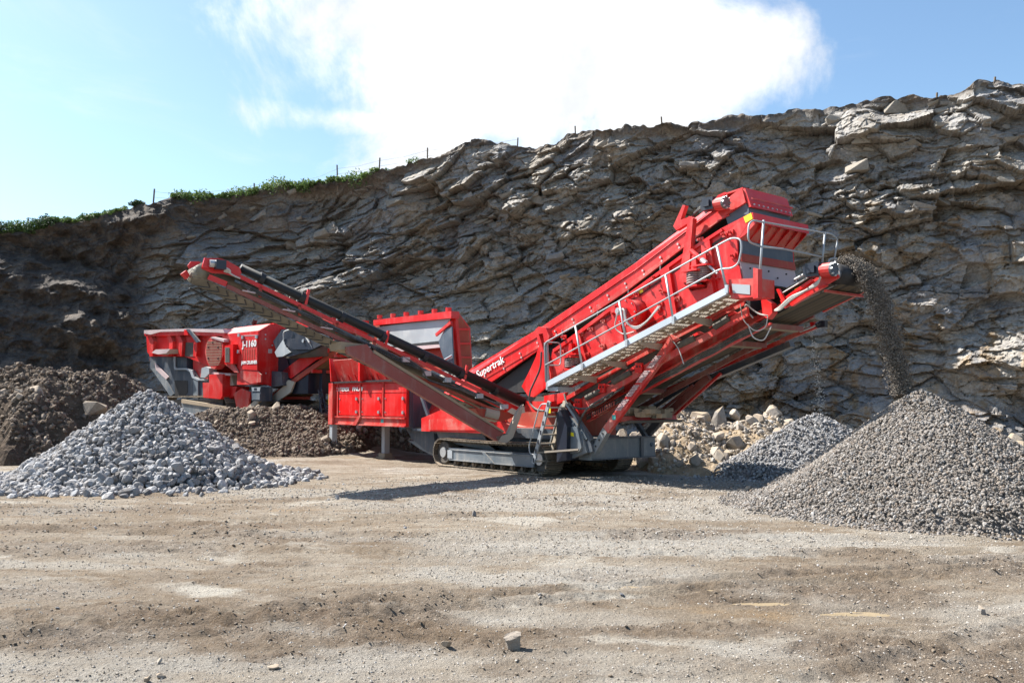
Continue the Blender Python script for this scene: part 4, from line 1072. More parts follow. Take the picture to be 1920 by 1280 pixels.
for px, py in ((1073, 640), (1110, 617), (1133, 602), (1154, 588), (1103, 664), (1132, 649), (1158, 645), (1056, 660), (1160, 575), (1241, 545), (1250, 548), (1236, 580), (1240, 570), (1272, 560), (1294, 470), (1333, 478), (1360, 440), (1342, 505), (1376, 480), (1322, 500), (1230, 520), (1215, 536), (1349, 523), (1060, 632), (1092, 626), (1372, 436), (1196, 552), (1316, 450)):
    bracket_bolt(px, py, .8 if px % 2 else 1.0)
# the fold plate near the discharge end: gusset and ladder-shaped stiffeners
plate('gusset', [(1296, 540), (1360, 500), (1386, 498), (1390, 522), (1352, 548), (1310, 556)], ys - .03, .028, 'red_clean', box)
plate('top_rail', [(1036, 655), (1060, 638), (1180, 548), (1290, 468), (1352, 428), (1354, 433), (1291, 474), (1182, 554), (1062, 644), (1037, 661)], ys - .05, .09, 'red_clean', box)
# round exciter housing
p = F.y(1197, 588, ys)
mb = MB(); mb.cyl(p + Vector((0, .02, 0)), p + Vector((0, -.34, 0)), .26, 36); ex_ = mb.build('exciter_housing', 'red', box, True)
mb = MB(); mb.cyl(p + Vector((0, -.335, 0)), p + Vector((0, -.36, 0)), .275, 36); mb.build('exciter_cover', 'red_clean', box)
bolts(box, [p + Vector((.24 * math.cos(a), -.36, .24 * math.sin(a))) for a in np.linspace(0, 2 * PI, 9)[:-1]], .014, 'steel')
mb = MB(); mb.box(p + Vector((-.12, -.52, -.05)), p + Vector((.02, -.36, .09))); mb.cyl(p + Vector((-.06, -.56, .02)), p + Vector((-.06, -.5, .02)), .05, 10); mb.build('motor', 'steel', box)
mb = MB()
for k_, off_ in enumerate((0, .04)):
    mb.tube(bend([p + Vector((-.02, -.5, .05 - off_)), p + Vector((.10, -.52, .06)), p + Vector((.12 + off_, -.52, -.22)), p + Vector((.34, -.45, -.34 - off_)), p + Vector((.60, -.4, -.22)), p + Vector((.85 + off_, -.36, .05))], .16), .018, 6)
mb.tube(bend([p + Vector((-.1, -.5, -.02)), p + Vector((-.2, -.5, -.3)), p + Vector((0, -.45, -.45)), p + Vector((.3, -.45, -.4))], .2), .012, 6)
mb.build('hoses', 'cable', box)
plate('yellow_sticker', [(1193, 545), (1204, 540), (1206, 547), (1195, 552)], ys - .006, .006, 'yellow', box)
plate('yellow_sticker', [(1394, 407), (1408, 399), (1411, 410), (1398, 418)], ys - .008, .008, 'yellow', box)
# springs
def spring(px, py, R, Hh, v=ys - .17, coils=5):
    p = F.y(px, py, v); path = []
    for i in range(coils * 12 + 1):
        t = i / 12; path.append(p + Vector((R * math.cos(2 * PI * t), R * math.sin(2 * PI * t), Hh * (t / coils - .5))))
    mb = MB(); mb.tube(path, .024, 6); o = mb.build('spring', 'spring', box, True)
    mb = MB(); mb.box(p + Vector((-R - .06, -R - .04, -Hh / 2 - .05)), p + Vector((R + .06, R + .1, -Hh / 2 - .02))); mb.box(p + Vector((-R - .06, -R - .04, Hh / 2 + .02)), p + Vector((R + .06, R + .1, Hh / 2 + .05))); mb.build('spring_seat', 'red_clean', box)
    mb = MB(); mb.prism([p + Vector((-.06, -R * .2, Hh / 2 + .05)), p + Vector((.08, -R * .2, Hh / 2 + .05)), p + Vector((.05, -R * .2, Hh / 2 + .33)), p + Vector((-.03, -R * .2, Hh / 2 + .33))], (0, R, 0)); mb.build('spring_arm', 'red_clean', box)
spring(1302, 523, .13, .22); spring(1320, 513, .12, .22, ys - .10); spring(1070, 681, .12, .20); spring(1079, 676, .11, .20, ys - .08)
plate('spring_shroud', [(1282, 532), (1296, 546), (1325, 540), (1333, 520), (1340, 560), (1290, 580), (1284, 560)], ys - .12, .06, 'red', box)

# discharge end of the screen box (plane x = xend)
xend = e_.x
lipn, lipf = F.x(1408, 399, xend + .12), F.x(1503, 416, xend + .12)
W2 = -ys
def across(x0, z0, x1, z1, th, mat, name, y0=ys, y1=W2, parent=box):
    """plate across the machine from (x0,z0) to (x1,z1) seen in side view"""
    mb = MB(); mb.prism([(x0, y0, z0), (x0, y1, z0), (x1, y1, z1), (x1, y0, z1)], (th, 0, 0)); return mb.build(name, mat, parent)
zl = F.y(1408, 399, ys).z; xl = F.y(1408, 399, ys).x
lip = across(xl, zl, xl + .02, zl - .17, .04, 'red', 'end_lip')
across(xl - .5, zl - .22, xl, zl, .02, 'red_clean', 'lip_top')
zb = F.y(1382, 450, ys).z; xb = F.y(1382, 450, ys).x
for i in range(7):
    yy = ys + .02 + i * (W2 * 2 - .06) / 6
    mb = MB(); mb.prism([(xl + .02, yy, zl - .12), (xl + .02, yy, zl - .20), (xb, yy, zb - .02), (xb - .05, yy, zb + .2)], (0, .02, 0)); mb.build('lip_rib', 'red', lip)
across(xl - .02, zl - .13, xb, zb, .02, 'red_dusty', 'chute_plate')
zA = zb; zB = F.y(1384, 475, ys).z; zC = F.y(1385, 490, ys).z; zD = F.y(1390, 527, ys).z
across(xb + .01, zA, xb + .02, zB, .02, 'bluesteel', 'rubber_curtain', ys + .04, W2 - .04)
across(xb + .03, zB, xb + .05, zC, .03, 'red_brown', 'curtain_rail', ys + .02, W2 - .02)
across(xb + .02, zC, xb + .10, zD, .03, 'pale', 'end_plate', ys + .02, W2 - .02)
bolts(box, [(xb + .12, ys + .2 + i * .28, zC - .12 - .1 * (i % 2)) for i in range(6)], .018, 'black', d=(1, 0, 0))
across(xb + .10, zD, xb + .42, zD - .08, .03, 'galv', 'end_sill', ys + .0, W2 + .1)
across(xb + .02, zD - .06, xb + .02, zD - .62, .2, 'black', 'painted_shade_panel', ys + .05, W2 - .05)  # black panel added to stand in for the shade inside the discharge end

# raised lifting posts holding the main conveyor
lp = plate('lifting_post', [(1291, 405), (1299, 409), (1290, 530), (1272, 528)], ys - .13, .12, 'red')
plate('post_arm', [(1262, 424), (1280, 384), (1285, 385), (1276, 412), (1297, 405), (1297, 414), (1268, 432)], ys - .05, .10, 'red', lp)
mb = MB(); mb.tube([F.y(1296, 470, ys - .16), F.y(1322, 492, ys - .16)], .045, 10); mb.build('cylinder_barrel', 'red_clean', lp)
mb = MB(); mb.tube([F.y(1322, 492, ys - .16), F.y(1345, 513, ys - .16)], .024, 8); mb.tube([F.y(1316, 487, ys - .16), F.y(1324, 494, ys - .16)], .052, 10); mb.build('piston_rod', 'steel', lp)
plate('conveyor_support', [(1003, 618), (1010, 612), (1023, 614), (1030, 630), (1026, 645), (1020, 640), (1018, 625), (1010, 626), (1033, 700), (1032, 735), (1022, 690)], ys - .10, .14, 'red')
plate('support_plate', [(1012, 640), (1024, 660), (1030, 700), (1022, 726), (1000, 744), (990, 742), (978, 724), (995, 690), (1005, 668)], ys + .05, .06, 'red_clean')
plate('chute_plate', [(982, 752), (1026, 752), (1026, 772), (984, 772)], -1.15, .5, 'red')
plate('cross_frame', [(1020, 742), (1060, 735), (1058, 752), (1036, 762), (1020, 760)], -.9, 1.6, 'red')
mb = MB(); mb.tube(bend([F.y(1015, 660, ys - .14), F.y(1014, 690, ys - .2), F.y(993, 735, ys - .3), F.y(992, 755, ys - .3), F.y(1005, 768, ys - .3), F.y(1020, 770, ys - .3)], .25), .022, 7)
mb.tube(bend([F.y(1058, 738, ys - .2), F.y(1062, 758, ys - .3), F.y(1090, 768, ys - .3), F.y(1120, 760, ys - .2), F.y(1170, 725, ys - .1)], .3), .02, 7)
mb.tube(bend([F.y(1150, 735, ys - .2), F.y(1100, 765, ys - .3), F.y(1086, 790, ys - .3), F.y(1084, 806, ys - .3)], .25), .022, 7)
mb.build('hoses', 'hose', scr)

# ---- walkway along the near side
yo, yi = -1.62, -.98
wl, wh = F.y(1025, 719, yo), F.y(1362, 543, yo)
sl = (wh.z - wl.z) / (wh.x - wl.x)
wk = MB(); wk.prism([wl + Vector((0, 0, .045)), wh + Vector((0, 0, .045)), wh + Vector((0, 0, -.075)), wl + Vector((0, 0, -.075))], (0, .03, 0))
wk.prism([wl + Vector((0, .03, -.055)), wh + Vector((0, .03, -.055)), wh + Vector((0, .03, -.075)), wl + Vector((0, .03, -.075))], (0, .05, 0))
walk = wk.build('walkway', 'channel', scr)
mb = MB(); n = 34; L = wh.x - wl.x
for i in range(n + 1):
    x = wl.x + L * i / n; z = wl.z + sl * (x - wl.x) - .06
    mb.beam((x, yo + .05, z), (x, yi, z), .012, .035, up=(-math.sin(math.atan(sl)), 0, math.cos(math.atan(sl))))
for j in range(9):
    y = yo + .06 + j * (yi - yo - .1) / 8; mb.beam((wl.x, y, wl.z - .045), (wh.x, y, wh.z - .045), .014, .03)
g_ = mb.build('grating', 'grating', walk); tag(g_, kind='stuff')
# mud caked on the grating, patchy
mb = MB(); rr_ = random.Random(4)
for i in range(46):
    x = wl.x + L * rr_.random(); y = rr_.uniform(yo + .12, yi - .08); z = wl.z + sl * (x - wl.x) - .05; a_, b2 = rr_.uniform(.06, .20), rr_.uniform(.04, .10)
    ang = [(a_ * math.cos(t) * rr_.uniform(.7, 1.1), b2 * math.sin(t) * rr_.uniform(.7, 1.1)) for t in np.linspace(0, 2 * PI, 9)[:-1]]
    mb.prism([(x + u_, min(max(y + v_, yo + .05), yi), z + sl * u_) for u_, v_ in ang], (0, 0, .02))
o = mb.build('caked_mud', 'mud', walk); tag(o, kind='stuff')
mb = MB(); mb.beam((wl.x, yi, wl.z - .06), (wh.x, yi, wh.z - .06), .05, .09); mb.build('inner_rail', 'red_dusty', walk)
mb = MB(); mb.beam((wl.x, yo, wl.z - .05), (wl.x, yi, wl.z - .05), .05, .16); mb.build('end_channel', 'galv', walk)
for t in (.155, .335, .545, .80):
    x = wl.x + L * t; z = wl.z + sl * (x - wl.x) - .085
    mb = MB(); mb.prism([(x, yo + .02, z), (x, yi + .25, z), (x, yi + .25, z - .16), (x, yo + .35, z - .10), (x, yo + .1, z - .03)], (.05, 0, 0)); mb.build('bracket', 'grating', walk)
def rail(name, paths, r=.0165, parent=walk, mat='galv'):
    mb = MB()
    for pth_ in paths: mb.tube(pth_, r, 8)
    return mb.build(name, mat, parent, True)
RY = lambda pts, v=yo + .01: [F.y(px, py, v) for px, py in pts]
rail('handrail', [bend(RY([(1023, 716), (1021, 643), (1344, 461), (1372, 446), (1389, 448), (1391, 466), (1385, 494), (1372, 503), (1351, 504), (1023, 684)]), .10, 5)])
for a_, b2 in (((1079, 611), (1092, 690)), ((1161, 564), (1175, 646)), ((1248, 515), (1263, 603)), ((1344, 461), (1363, 545))):
    o = rail('rail_post', [RY([a_, b2])], .022)
    p = F.y(*b2, yo - .01); mb = MB(); mb.box(p + Vector((-.03, -.02, -.04)), p + Vector((.03, .02, .10))); mb.build('post_clamp', 'steel', o)
rail('gate_loop', [bend([F.y(1024, 641, yo), F.y(1024, 641, yo) + Vector((0, .42, .0)), F.y(1024, 684, yo) + Vector((0, .42, 0)), F.y(1024, 684, yo)], .10)], .014)
mb = MB(); mb.beam(F.y(1024, 642, yo + .05), F.y(1026, 716, yo + .05), .05, .09, up=(1, 0, 0)); mb.build('gate_post', 'galv', walk)
# upper end: red bracket box with grey plate
plate('end_box', [(1366, 524), (1419, 521), (1419, 556), (1372, 560), (1366, 545)], yo + .06, .5, 'red_dusty', walk)
plate('end_box_panel', [(1372, 532), (1406, 534), (1406, 552), (1374, 549)], yo + .05, .01, 'galv', walk)
plate('end_upright', [(1412, 502), (1421, 504), (1421, 558), (1412, 560)], yo + .02, .12, 'red', walk)
# cross rail over the discharge end
xr_ = F.y(1411, 414, yo + .1).x
XR = lambda pts: [F.x(px, py, xr_) for px, py in pts]
rail('end_handrail', [bend(XR([(1426, 462), (1402, 453), (1404, 420), (1412, 413), (1560, 439), (1571, 449), (1563, 492)]), .12, 5), XR([(1426, 462), (1470, 467), (1543, 482)])])
for a_, b2 in (((1432, 413), (1424, 524)), ((1547, 436), (1541, 498))): rail('rail_post', [XR([a_, b2])], .021)
rail('chain_hook', [bend(XR([(1552, 494), (1556, 485), (1570, 484), (1562, 492), (1550, 500)]), .05)], .014)

# ---- slotted sub-frame under the screen, with dark chutes behind
sf = plate('sub_frame', [(1070, 768), (1078, 752), (1130, 730), (1218, 678), (1240, 668), (1330, 620), (1400, 575), (1402, 592), (1340, 628), (1225, 690), (1140, 740), (1095, 772), (1078, 778)], -1.0, .06, 'red_dusty')
for x0_, y0_, x1_, y1_, hh_ in ((1150, 716, 1184, 697, 12), (1274, 647, 1303, 633, 12), (1340, 613, 1368, 595, 13), (1100, 746, 1128, 731, 12)):
    mb = MB(); mb.tube([F.y(x0_, y0_, -1.006), F.y(x1_, y1_, -1.006)], .062, 12); mb.build('slot', 'trackdark', sf)
    mb = MB(); mb.prism([F.y(x0_ - 12, y0_ + 2, -1.03), F.y(x1_ + 6, y1_ - 12, -1.03), F.y(x1_ + 14, y1_ - 8, -1.03), F.y(x1_ + 6, y1_ - 6, -1.03), F.y(x0_ - 6, y0_ - 2, -1.03)], (0, .06, 0)); mb.build('slot_flange', 'red_clean', sf)
for px, py in ((1129, 728), (1198, 690), (1084, 756)):
    mb = MB(); p = F.y(px, py, -1.04); mb.box(p + Vector((-.09, -.02, -.09)), p + Vector((.09, .03, .10))); o = mb.build('lug', 'red_clean', sf)
    bolts(sf, [p + Vector((-.03, -.02, .03)), p + Vector((.05, -.02, .03))], .018, 'black', h=.015)
plate('under_chute', [(1060, 740), (1130, 702), (1300, 610), (1395, 562), (1400, 585), (1200, 690), (1090, 765)], -.85, 1.65, 'trackdark')
plate('chute_rim', [(1062, 742), (1200, 664), (1300, 612), (1395, 566), (1395, 572), (1300, 618), (1200, 671), (1062, 750)], -.9, .04, 'red_dusty')

# ---- discharge conveyor, long belt running out to the gravel heap
yd = -.62
dA, dB = F.y(1100, 776, yd), F.y(1444, 596, yd)
ch = [(1100, 764), (1205, 700), (1320, 637), (1448, 570), (1452, 588), (1325, 656), (1205, 723), (1110, 780)]
dc = plate('discharge_conveyor', ch, yd, .05, 'red_dusty')
mb = MB(); mb.beam(F.y(1110, 775, yd) + Vector((0, 1.24, .02)), F.y(1451, 583, yd) + Vector((0, 1.24, .02)), .05, .10); mb.build('far_channel', 'mauve', dc)
mb = MB()
for off_, wd_ in ((0, .035), (.17, .035)):
    a2, b2 = F.y(1102, 775, yd - .03) + Vector((0, 0, -off_)), F.y(1446, 588, yd - .03) + Vector((0, 0, -off_)); mb.beam(a2, b2, .06, wd_)
mb.build('channel_flange', 'red_dusty', dc)
# belt as one loop with return run
b0, b1 = Vector((1.0, -.54, 1.62)), F.y(1566, 521, -.54)
hd = F.y(1567, 514, -.5); hr = .165
ux = (hd - F.y(1210, 690, -.5)).normalized()
ret = MB(xf=None)
tail = hd - ux * 6.1
nrmv = Vector((-ux.z, 0, ux.x))
belt = MB()
for sgn, tk in ((-1, .016), (1, .016)):
    pA, pB = tail + nrmv * hr * sgn, hd + nrmv * hr * sgn
    belt.prism([pA, pB, pB + nrmv * tk * sgn, pA + nrmv * tk * sgn], (0, 1.0, 0))
bo = mesh_obj('belt', [tuple(v) for v in belt.v], belt.f, M['belt'], dc, recalc=True)
mb = MB(); mb.cyl(hd, hd + Vector((0, 1.0, 0)), hr + .014, 28); mb.build('head_drum', 'black', dc, True)
mb = MB(); mb.cyl(hd + Vector((0, -.05, 0)), hd + Vector((0, 0, 0)), hr * .62, 20); mb.build('bearing', 'steel', dc)
# side frames of the outer section
hc = [(1455, 575), (1478, 556), (1520, 528), (1548, 508), (1566, 502), (1572, 520), (1552, 532), (1500, 562), (1470, 578)]
hs = plate('head_frame', hc, yd - .02, .05, 'red', dc)
mb = MB(); mb.beam(F.y(1470, 573, yd) + Vector((0, 1.22, 0)), F.y(1556, 529, yd) + Vector((0, 1.22, 0)), .05, .08); mb.build('far_head_frame', 'red', dc)
plate('frame_top_flange', [(1462, 564), (1482, 549), (1520, 523), (1524, 526), (1486, 553), (1466, 568)], yd - .06, .08, 'red_clean', dc)
plate('frame_bottom_flange', [(1480, 569), (1500, 556), (1545, 532), (1549, 535), (1504, 561), (1484, 574)], yd - .06, .08, 'red_clean', dc)
plate('knuckle', [(1427, 563), (1434, 560), (1446, 568), (1448, 586), (1438, 598), (1430, 590)], yd - .14, .16, 'red', dc)
plate('knuckle_ear', [(1455, 542), (1460, 541), (1472, 562), (1466, 566)], yd - .10, .06, 'red_clean', dc)
plate('yellow_sticker', [(1490, 542), (1502, 536), (1502, 544), (1490, 551)], yd - .026, .006, 'yellow', dc)
motor(dc, F.y(1532, 507, yd - .12), 1.15)
mb = MB()
for k_ in range(3):
    o_ = k_ * 3
    mb.tube(bend([F.y(1524, 502 + o_, yd - .16), F.y(1540, 512 + o_, yd - .2), F.y(1534, 534 - o_, yd - .2), F.y(1510, 545, yd - .16), F.y(1482, 556 + o_, yd - .14), F.y(1462, 576 + o_, yd - .16), F.y(1452, 582, yd - .1)], .18), .017, 6)
mb.tube([F.y(1490, 524, yd - .1), F.y(1524, 505, yd - .1)], .02, 6); mb.tube([F.y(1464, 551, yd - .05), F.y(1516, 520, yd - .05)], .012, 6)
mb.build('hoses', 'cable', dc)
# hose bundle along the channel
mb = MB()
for k_ in range(5):
    dz = -.05 - .022 * k_; y2 = yd - .06 - .01 * (k_ % 2)
    pts_ = [F.y(px, np.interp(px, [1095, 1446], [778, 588]) + 1.5 * math.sin(px * .09 + k_ * 1.7), y2) + Vector((0, 0, dz)) for px in range(1100, 1447, 14)]
    mb.tube(pts_, .014, 5)
mb.build('hose_bundle', 'hose', dc)
mb = MB(); mb.tube(bend([F.y(1388, 570, -1.0), F.y(1392, 600, -1.0), F.y(1416, 622, -.9), F.y(1436, 615, -.8), F.y(1440, 590, -.75)], .3), .009, 5)
mb.build('dangling_cable', 'cable', dc); mb = MB(); mb.tube(bend([F.y(1402, 607, -.9), F.y(1412, 634, -.9), F.y(1432, 640, -.8), F.y(1446, 612, -.7)], .3), .012, 5)
mb.build('dangling_cable', 'cable', dc); mb = MB(); mb.tube(bend([F.y(1440, 592, -.8), F.y(1420, 588, -.8), F.y(1398, 570, -.9), F.y(1396, 578, -.9), F.y(1412, 596, -.85)], .15), .014, 5)
mb.build('dangling_cable', 'cable', dc); mb = MB(); mb.tube(bend([F.y(1262, 640, -1.05), F.y(1272, 652, -1.1), F.y(1282, 682, -1.1)], .2), .011, 5)
mb.build('dangling_cable', 'cable', dc)
# muddy cross members below the belt
for t in (1.60, 2.45, 5.15):
    c0 = hd - ux * t - nrmv * (hr + .10)
    mb = MB(); mb.beam(c0 + Vector((0, -.16, 0)), c0 + Vector((0, 1.18, 0)), .10, .09); mb.build('cross_member', 'mauve', dc)
    mb = MB(); mb.beam(c0 + Vector((0, -.02, -.045)), c0 + Vector((0, 1.02, -.05)), .085, .05); mb.build('caked_mud', 'mud', dc)
# wiper bar just behind the head
c0 = hd - ux * .22 - nrmv * (hr + .05); mb = MB(); mb.beam(c0 + Vector((0, -.1, 0)), c0 + Vector((0, 1.08, 0)), .05, .04); mb.build('wiper_bar', 'red_dusty', dc)

# ---- far side fold rail with hydraulic tip
fr = [F.y(1240, 735, 1.05), F.y(1470, 638, 1.05), F.y(1540, 608, 1.05)]
mb = MB(); mb.beam(fr[0], fr[1], .08, .07); mb.beam(fr[1] + Vector((-.05, 0, 0)), fr[2], .06, .08); fo = mb.build('far_conveyor_rail', 'red_dusty', scr)
mb = MB(); mb.beam(fr[0] + Vector((0, .12, -.12)), fr[1] + Vector((.1, .12, -.07)), .16, .12); mb.build('far_channel', 'slate', fo)
mb = MB(); mb.cyl(F.y(1532, 610, 1.0), F.y(1542, 606, 1.0), .06, 10); mb.box(F.y(1541, 608, 1.0) - Vector((.03, .05, .06)), F.y(1549, 606, 1.0) + Vector((.0, .05, .05))); mb.build('tip_motor', 'navy', fo)
mb = MB(); mb.tube([F.y(1500, 622, .96), F.y(1524, 613, .96), F.y(1534, 607, .96)], .018, 6); mb.build('hose', 'cable', fo)
plate('rail_lug', [(1518, 604), (1526, 603), (1526, 612), (1520, 614)], 1.0, .1, 'red_clean', fo)

# ---- struts carrying the discharge conveyor
def strut(p, q, w_, d_, mat, name='prop', parent=scr):
    mb = MB(); mb.beam(p, q, d_, w_, up=(1, 0, .3)); return mb.build(name, mat, parent)
pA, pB, pC = F.y(1116, 846, -1.02), F.y(1138, 806, -1.02), F.y(1262, 640, -1.02)
st1 = strut(pB, pC, .17, .10, 'red_dusty'); strut(pA, pB, .15, .13, 'slate_lt', 'prop_foot', st1)
mb = MB(); dirp = (pC - pB).normalized()
for g in range(4):
    for i in range(8):
        t = .55 + g * .40 + i * .042; p = pB + dirp * t + Vector((-.09, -.062, .03)); mb.beam(p, p + Vector((.16, 0, 0)), .012, .018)
mb.build('step_ribs', 'pale', st1)
p = pB + dirp * .38 + Vector((-.02, -.054, 0)); mb = MB(); mb.box(p + Vector((-.05, -.004, -.05)), p + Vector((.05, 0, .05))); mb.build('teal_sticker', 'teal', st1)
bolts(st1, [pA + (pB - pA) * t + Vector((0, -.07, 0)) for t in (.25, .55, .85)], .022, 'black', h=.01)
plate('prop_plate', [(1258, 626), (1276, 636), (1252, 652), (1238, 664), (1244, 648)], -1.03, .03, 'red_dusty', st1)
qA, qB, qC = F.y(1216, 812, 1.0), F.y(1238, 788, 1.0), F.y(1330, 706, 1.0)
st2 = strut(qB, qC, .15, .10, 'mauve'); strut(qA, qB, .15, .12, 'slate', 'prop_foot', st2)
strut(F.y(1252, 790, 1.0), F.y(1352, 700, 1.0), .05, .05, 'red', 'brace', st2)
strut(F.y(1195, 803, .9), F.y(1300, 722, .9), .05, .05, 'mauve', 'brace', st2); strut(F.y(1218, 770, .9), F.y(1290, 722, .9), .08, .05, 'slate', 'brace', st2)
strut(F.y(1160, 786, -.9), F.y(1265, 783, .95), .10, .10, 'red_dusty', 'cross_tie')
strut(F.y(1180, 770, .6), F.y(1222, 836, .9), .10, .08, 'slate', 'brace', st2)
mb = MB()
for i in range(40):
    p = F.y(1165 + 92 * random.random(), 768 + 14 * random.random(), random.uniform(-.5, .6)); s_ = random.uniform(.04, .12)
    mb.box(p - Vector((s_, s_, s_ * .5)), p + Vector((s_, s_, s_ * .7)))
o = mb.build('spilled_rock', 'mud', scr); tag(o, kind='stuff')
mb = MB(); mb.beam(F.y(1150, 790, -.6), F.y(1262, 788, .6), 1.0, .05); mb.build('spill_tray', 'trackdark', scr)

# ---- dark grey tray and legs at the discharge end of the chassis
tz0, tz1 = .40, .86
mb = MB(); mb.box((.95, -1.0, tz0), (1.32, 1.0, tz1)); mb.box((0, -.75, tz0 + .1), (1.0, .75, tz1 - .05)); tr_ = mb.build('counterweight_tray', 'slate_lt', scr)
mb = MB(); mb.box((1.321, .5, tz0), (1.36, .58, tz1)); mb.box((1.321, -.95, tz0), (1.345, 1.0, tz0 + .03)); mb.box((1.321, -.95, tz1 - .03), (1.345, 1.0, tz1)); mb.build('tray_rib', 'slate', tr_)
plate('grey_leg', [(1043, 775), (1050, 768), (1063, 800), (1062, 862), (1044, 866)], -1.36, .3, 'navy')
plate('side_plate', [(1045, 790), (1056, 798), (1057, 865), (1100, 848), (1090, 812), (1075, 797), (1075, 792), (1060, 795)], -1.2, .08, 'slate_lt')
plate('cover_plate', [(1062, 800), (1082, 800), (1090, 838), (1086, 846), (1062, 852)], -1.25, .05, 'slate_lt')
plate('yellow_sticker', [(1070, 810), (1075, 811), (1076, 818), (1070, 817)], -1.257, .005, 'yellow')
plate('leg_blade', [(1092, 836), (1105, 820), (1111, 846), (1050, 866), (1044, 863), (1085, 852)], -1.15, .12, 'slate')
for (a_, b2, m_) in (((1052, 762), (1103, 822), 'slate_lt'), ((1064, 756), (1110, 826), 'slate'), ((1056, 780), (1098, 832), 'navy')):
    strut(F.y(*a_, -1.12), F.y(*b2, -1.12), .075, .09, m_, 'hydraulic_leg')
strut(F.y(1020, 848, -1.5), F.y(1085, 843, -1.3), .03, .05, 'trackdark', 'tow_bar')
# perforated slide under the chute
plate('tread_strip', [(1105, 776), (1150, 752), (1150, 760), (1108, 784)], -.8, .04, 'red_dusty')
mb = MB()
for i in range(11): p = F.y(1108 + i * 4, 778 - i * 2.1, -.805); mb.box(p + Vector((-.012, -.01, -.045)), p + Vector((.012, 0, .045)))
mb.build('tread_slots', 'black', scr)

# ---- ladder
yl = -1.5
def LP(px, py, dy=0): return F.y(px, py, yl + dy)
tl, bl, tr2, br = LP(1029, 764), LP(1000, 868), LP(1046, 766), LP(1012, 868)
# stiles lie across the walkway end: the ladder faces along the machine
stA0, stA1 = F.y(1030, 752, yl), F.y(1000, 868, yl)
lad = MB(); lad.beam(stA0, stA1, .035, .09, up=(1, 0, 0)); ladder = lad.build('ladder', 'galv', scr)
sw = Vector((.10, .36, 0))
mb = MB(); mb.beam(stA0 + sw, stA1 + sw, .035, .09, up=(1, 0, 0)); mb.build('stile', 'grating', ladder)
for i in range(7):
    p = stA0.lerp(stA1, .10 + i * .145); mb = MB(); mb.beam(p, p + sw, .10, .03, up=(0, 0, 1)); mb.build('rung', 'grating', ladder)
mb = MB()
for i in range(7):
    p = stA0.lerp(stA1, .05 + i * .15); mb.box(p + Vector((-.025, -.02, -.05)), p + Vector((.025, -.0175, .045)))
mb.build('stile_slots', 'navy', ladder)
rail('ladder_handrail', [bend([F.y(1032, 757, yl), F.y(1016, 757, yl), F.y(1011, 764, yl), F.y(992, 835, yl), F.y(993, 850, yl), F.y(1004, 853, yl)], .12)], .014, ladder)
rail('ladder_handrail', [bend([p + sw for p in [F.y(1034, 757, yl), F.y(1026, 756, yl), F.y(1020, 764, yl), F.y(1000, 840, yl), F.y(1006, 852, yl)]], .12)], .014, ladder)
mb = MB(); p = F.y(1031, 768, yl + .2); mb.box(p + Vector((-.03, -.01, -.07)), p + Vector((.03, 0, .07))); mb.build('yellow_sticker', 'yellow', ladder)
mb = MB(); mb.box((wl.x - .02, yo + .05, wl.z - .16), (wl.x + .30, yi - .1, wl.z - .075)); mb.build('landing_bracket', 'galv', ladder)

# ---- side conveyor swung out to the stone heap (its own axes: x from the tail out to the head)
Hx, Hy, Tx, Ty = -5.91, 16.2, 0.15, 20.2
ang = math.degrees(math.atan2(Hy - Ty, Hx - Tx))                    # direction of x axis in the yard
G = Frame(Tx, Ty, -ang)                                             # x towards the head; -y is the side away from the camera
rel = scr.matrix_world.inverted() if False else F.inv @ G.mat
yc = .42                                                            # camera side of the conveyor is +y here
def gp(px, py, v=yc): return G.y(px, py, v)
sc_top = [(392, 483), (420, 488), (452, 503), (455, 516), (600, 577), (740, 645), (900, 722), (975, 757)]
def gmb(): return MB(xf=rel)
mb = gmb(); mb.beam(gp(448, 518), gp(975, 768), .05, .075); sidec = mb.build('side_conveyor', 'red', scr)
mb = gmb(); mb.beam(gp(448, 518) + Vector((0, -.9, 0)), gp(975, 768) + Vector((0, -.9, 0)), .05, .13); mb.build('far_rail', 'red', sidec)
mb = gmb(); mb.beam(gp(440, 526, yc + .03), gp(900, 742, yc + .03), .03, .045); mb.build('hydraulic_pipe', 'slate', sidec)
mb = gmb(); mb.beam(gp(425, 536), gp(690, 660), .05, .075); mb.build('lower_rail', 'mauve', sidec)
mb = gmb(); mb.beam(gp(690, 668), gp(930, 770), .05, .06); mb.build('lower_rail', 'red_brown', sidec)
# uprights and little cross flanges in the gap
for px, py in ((463, 546), (538, 581), (609, 614), (680, 648)):
    p = gp(px, py); mb = gmb(); mb.beam(p + Vector((.10, .03, .0)), p + Vector((-.14, .03, -.03)), .10, .025); mb.cyl(p + Vector((-.02, .03, 0)), p + Vector((-.02, .03, .06)), .03, 8); mb.build('cross_flange', 'pale', sidec)
    mb = gmb(); mb.beam(p + Vector((-.25, 0, -.10)), p + Vector((-.25, 0, .12)), .05, .06, up=(1, 0, 0)); mb.beam(p, p + Vector((0, -.88, 0)), .08, .06); mb.build('cross_member', 'red_brown', sidec)
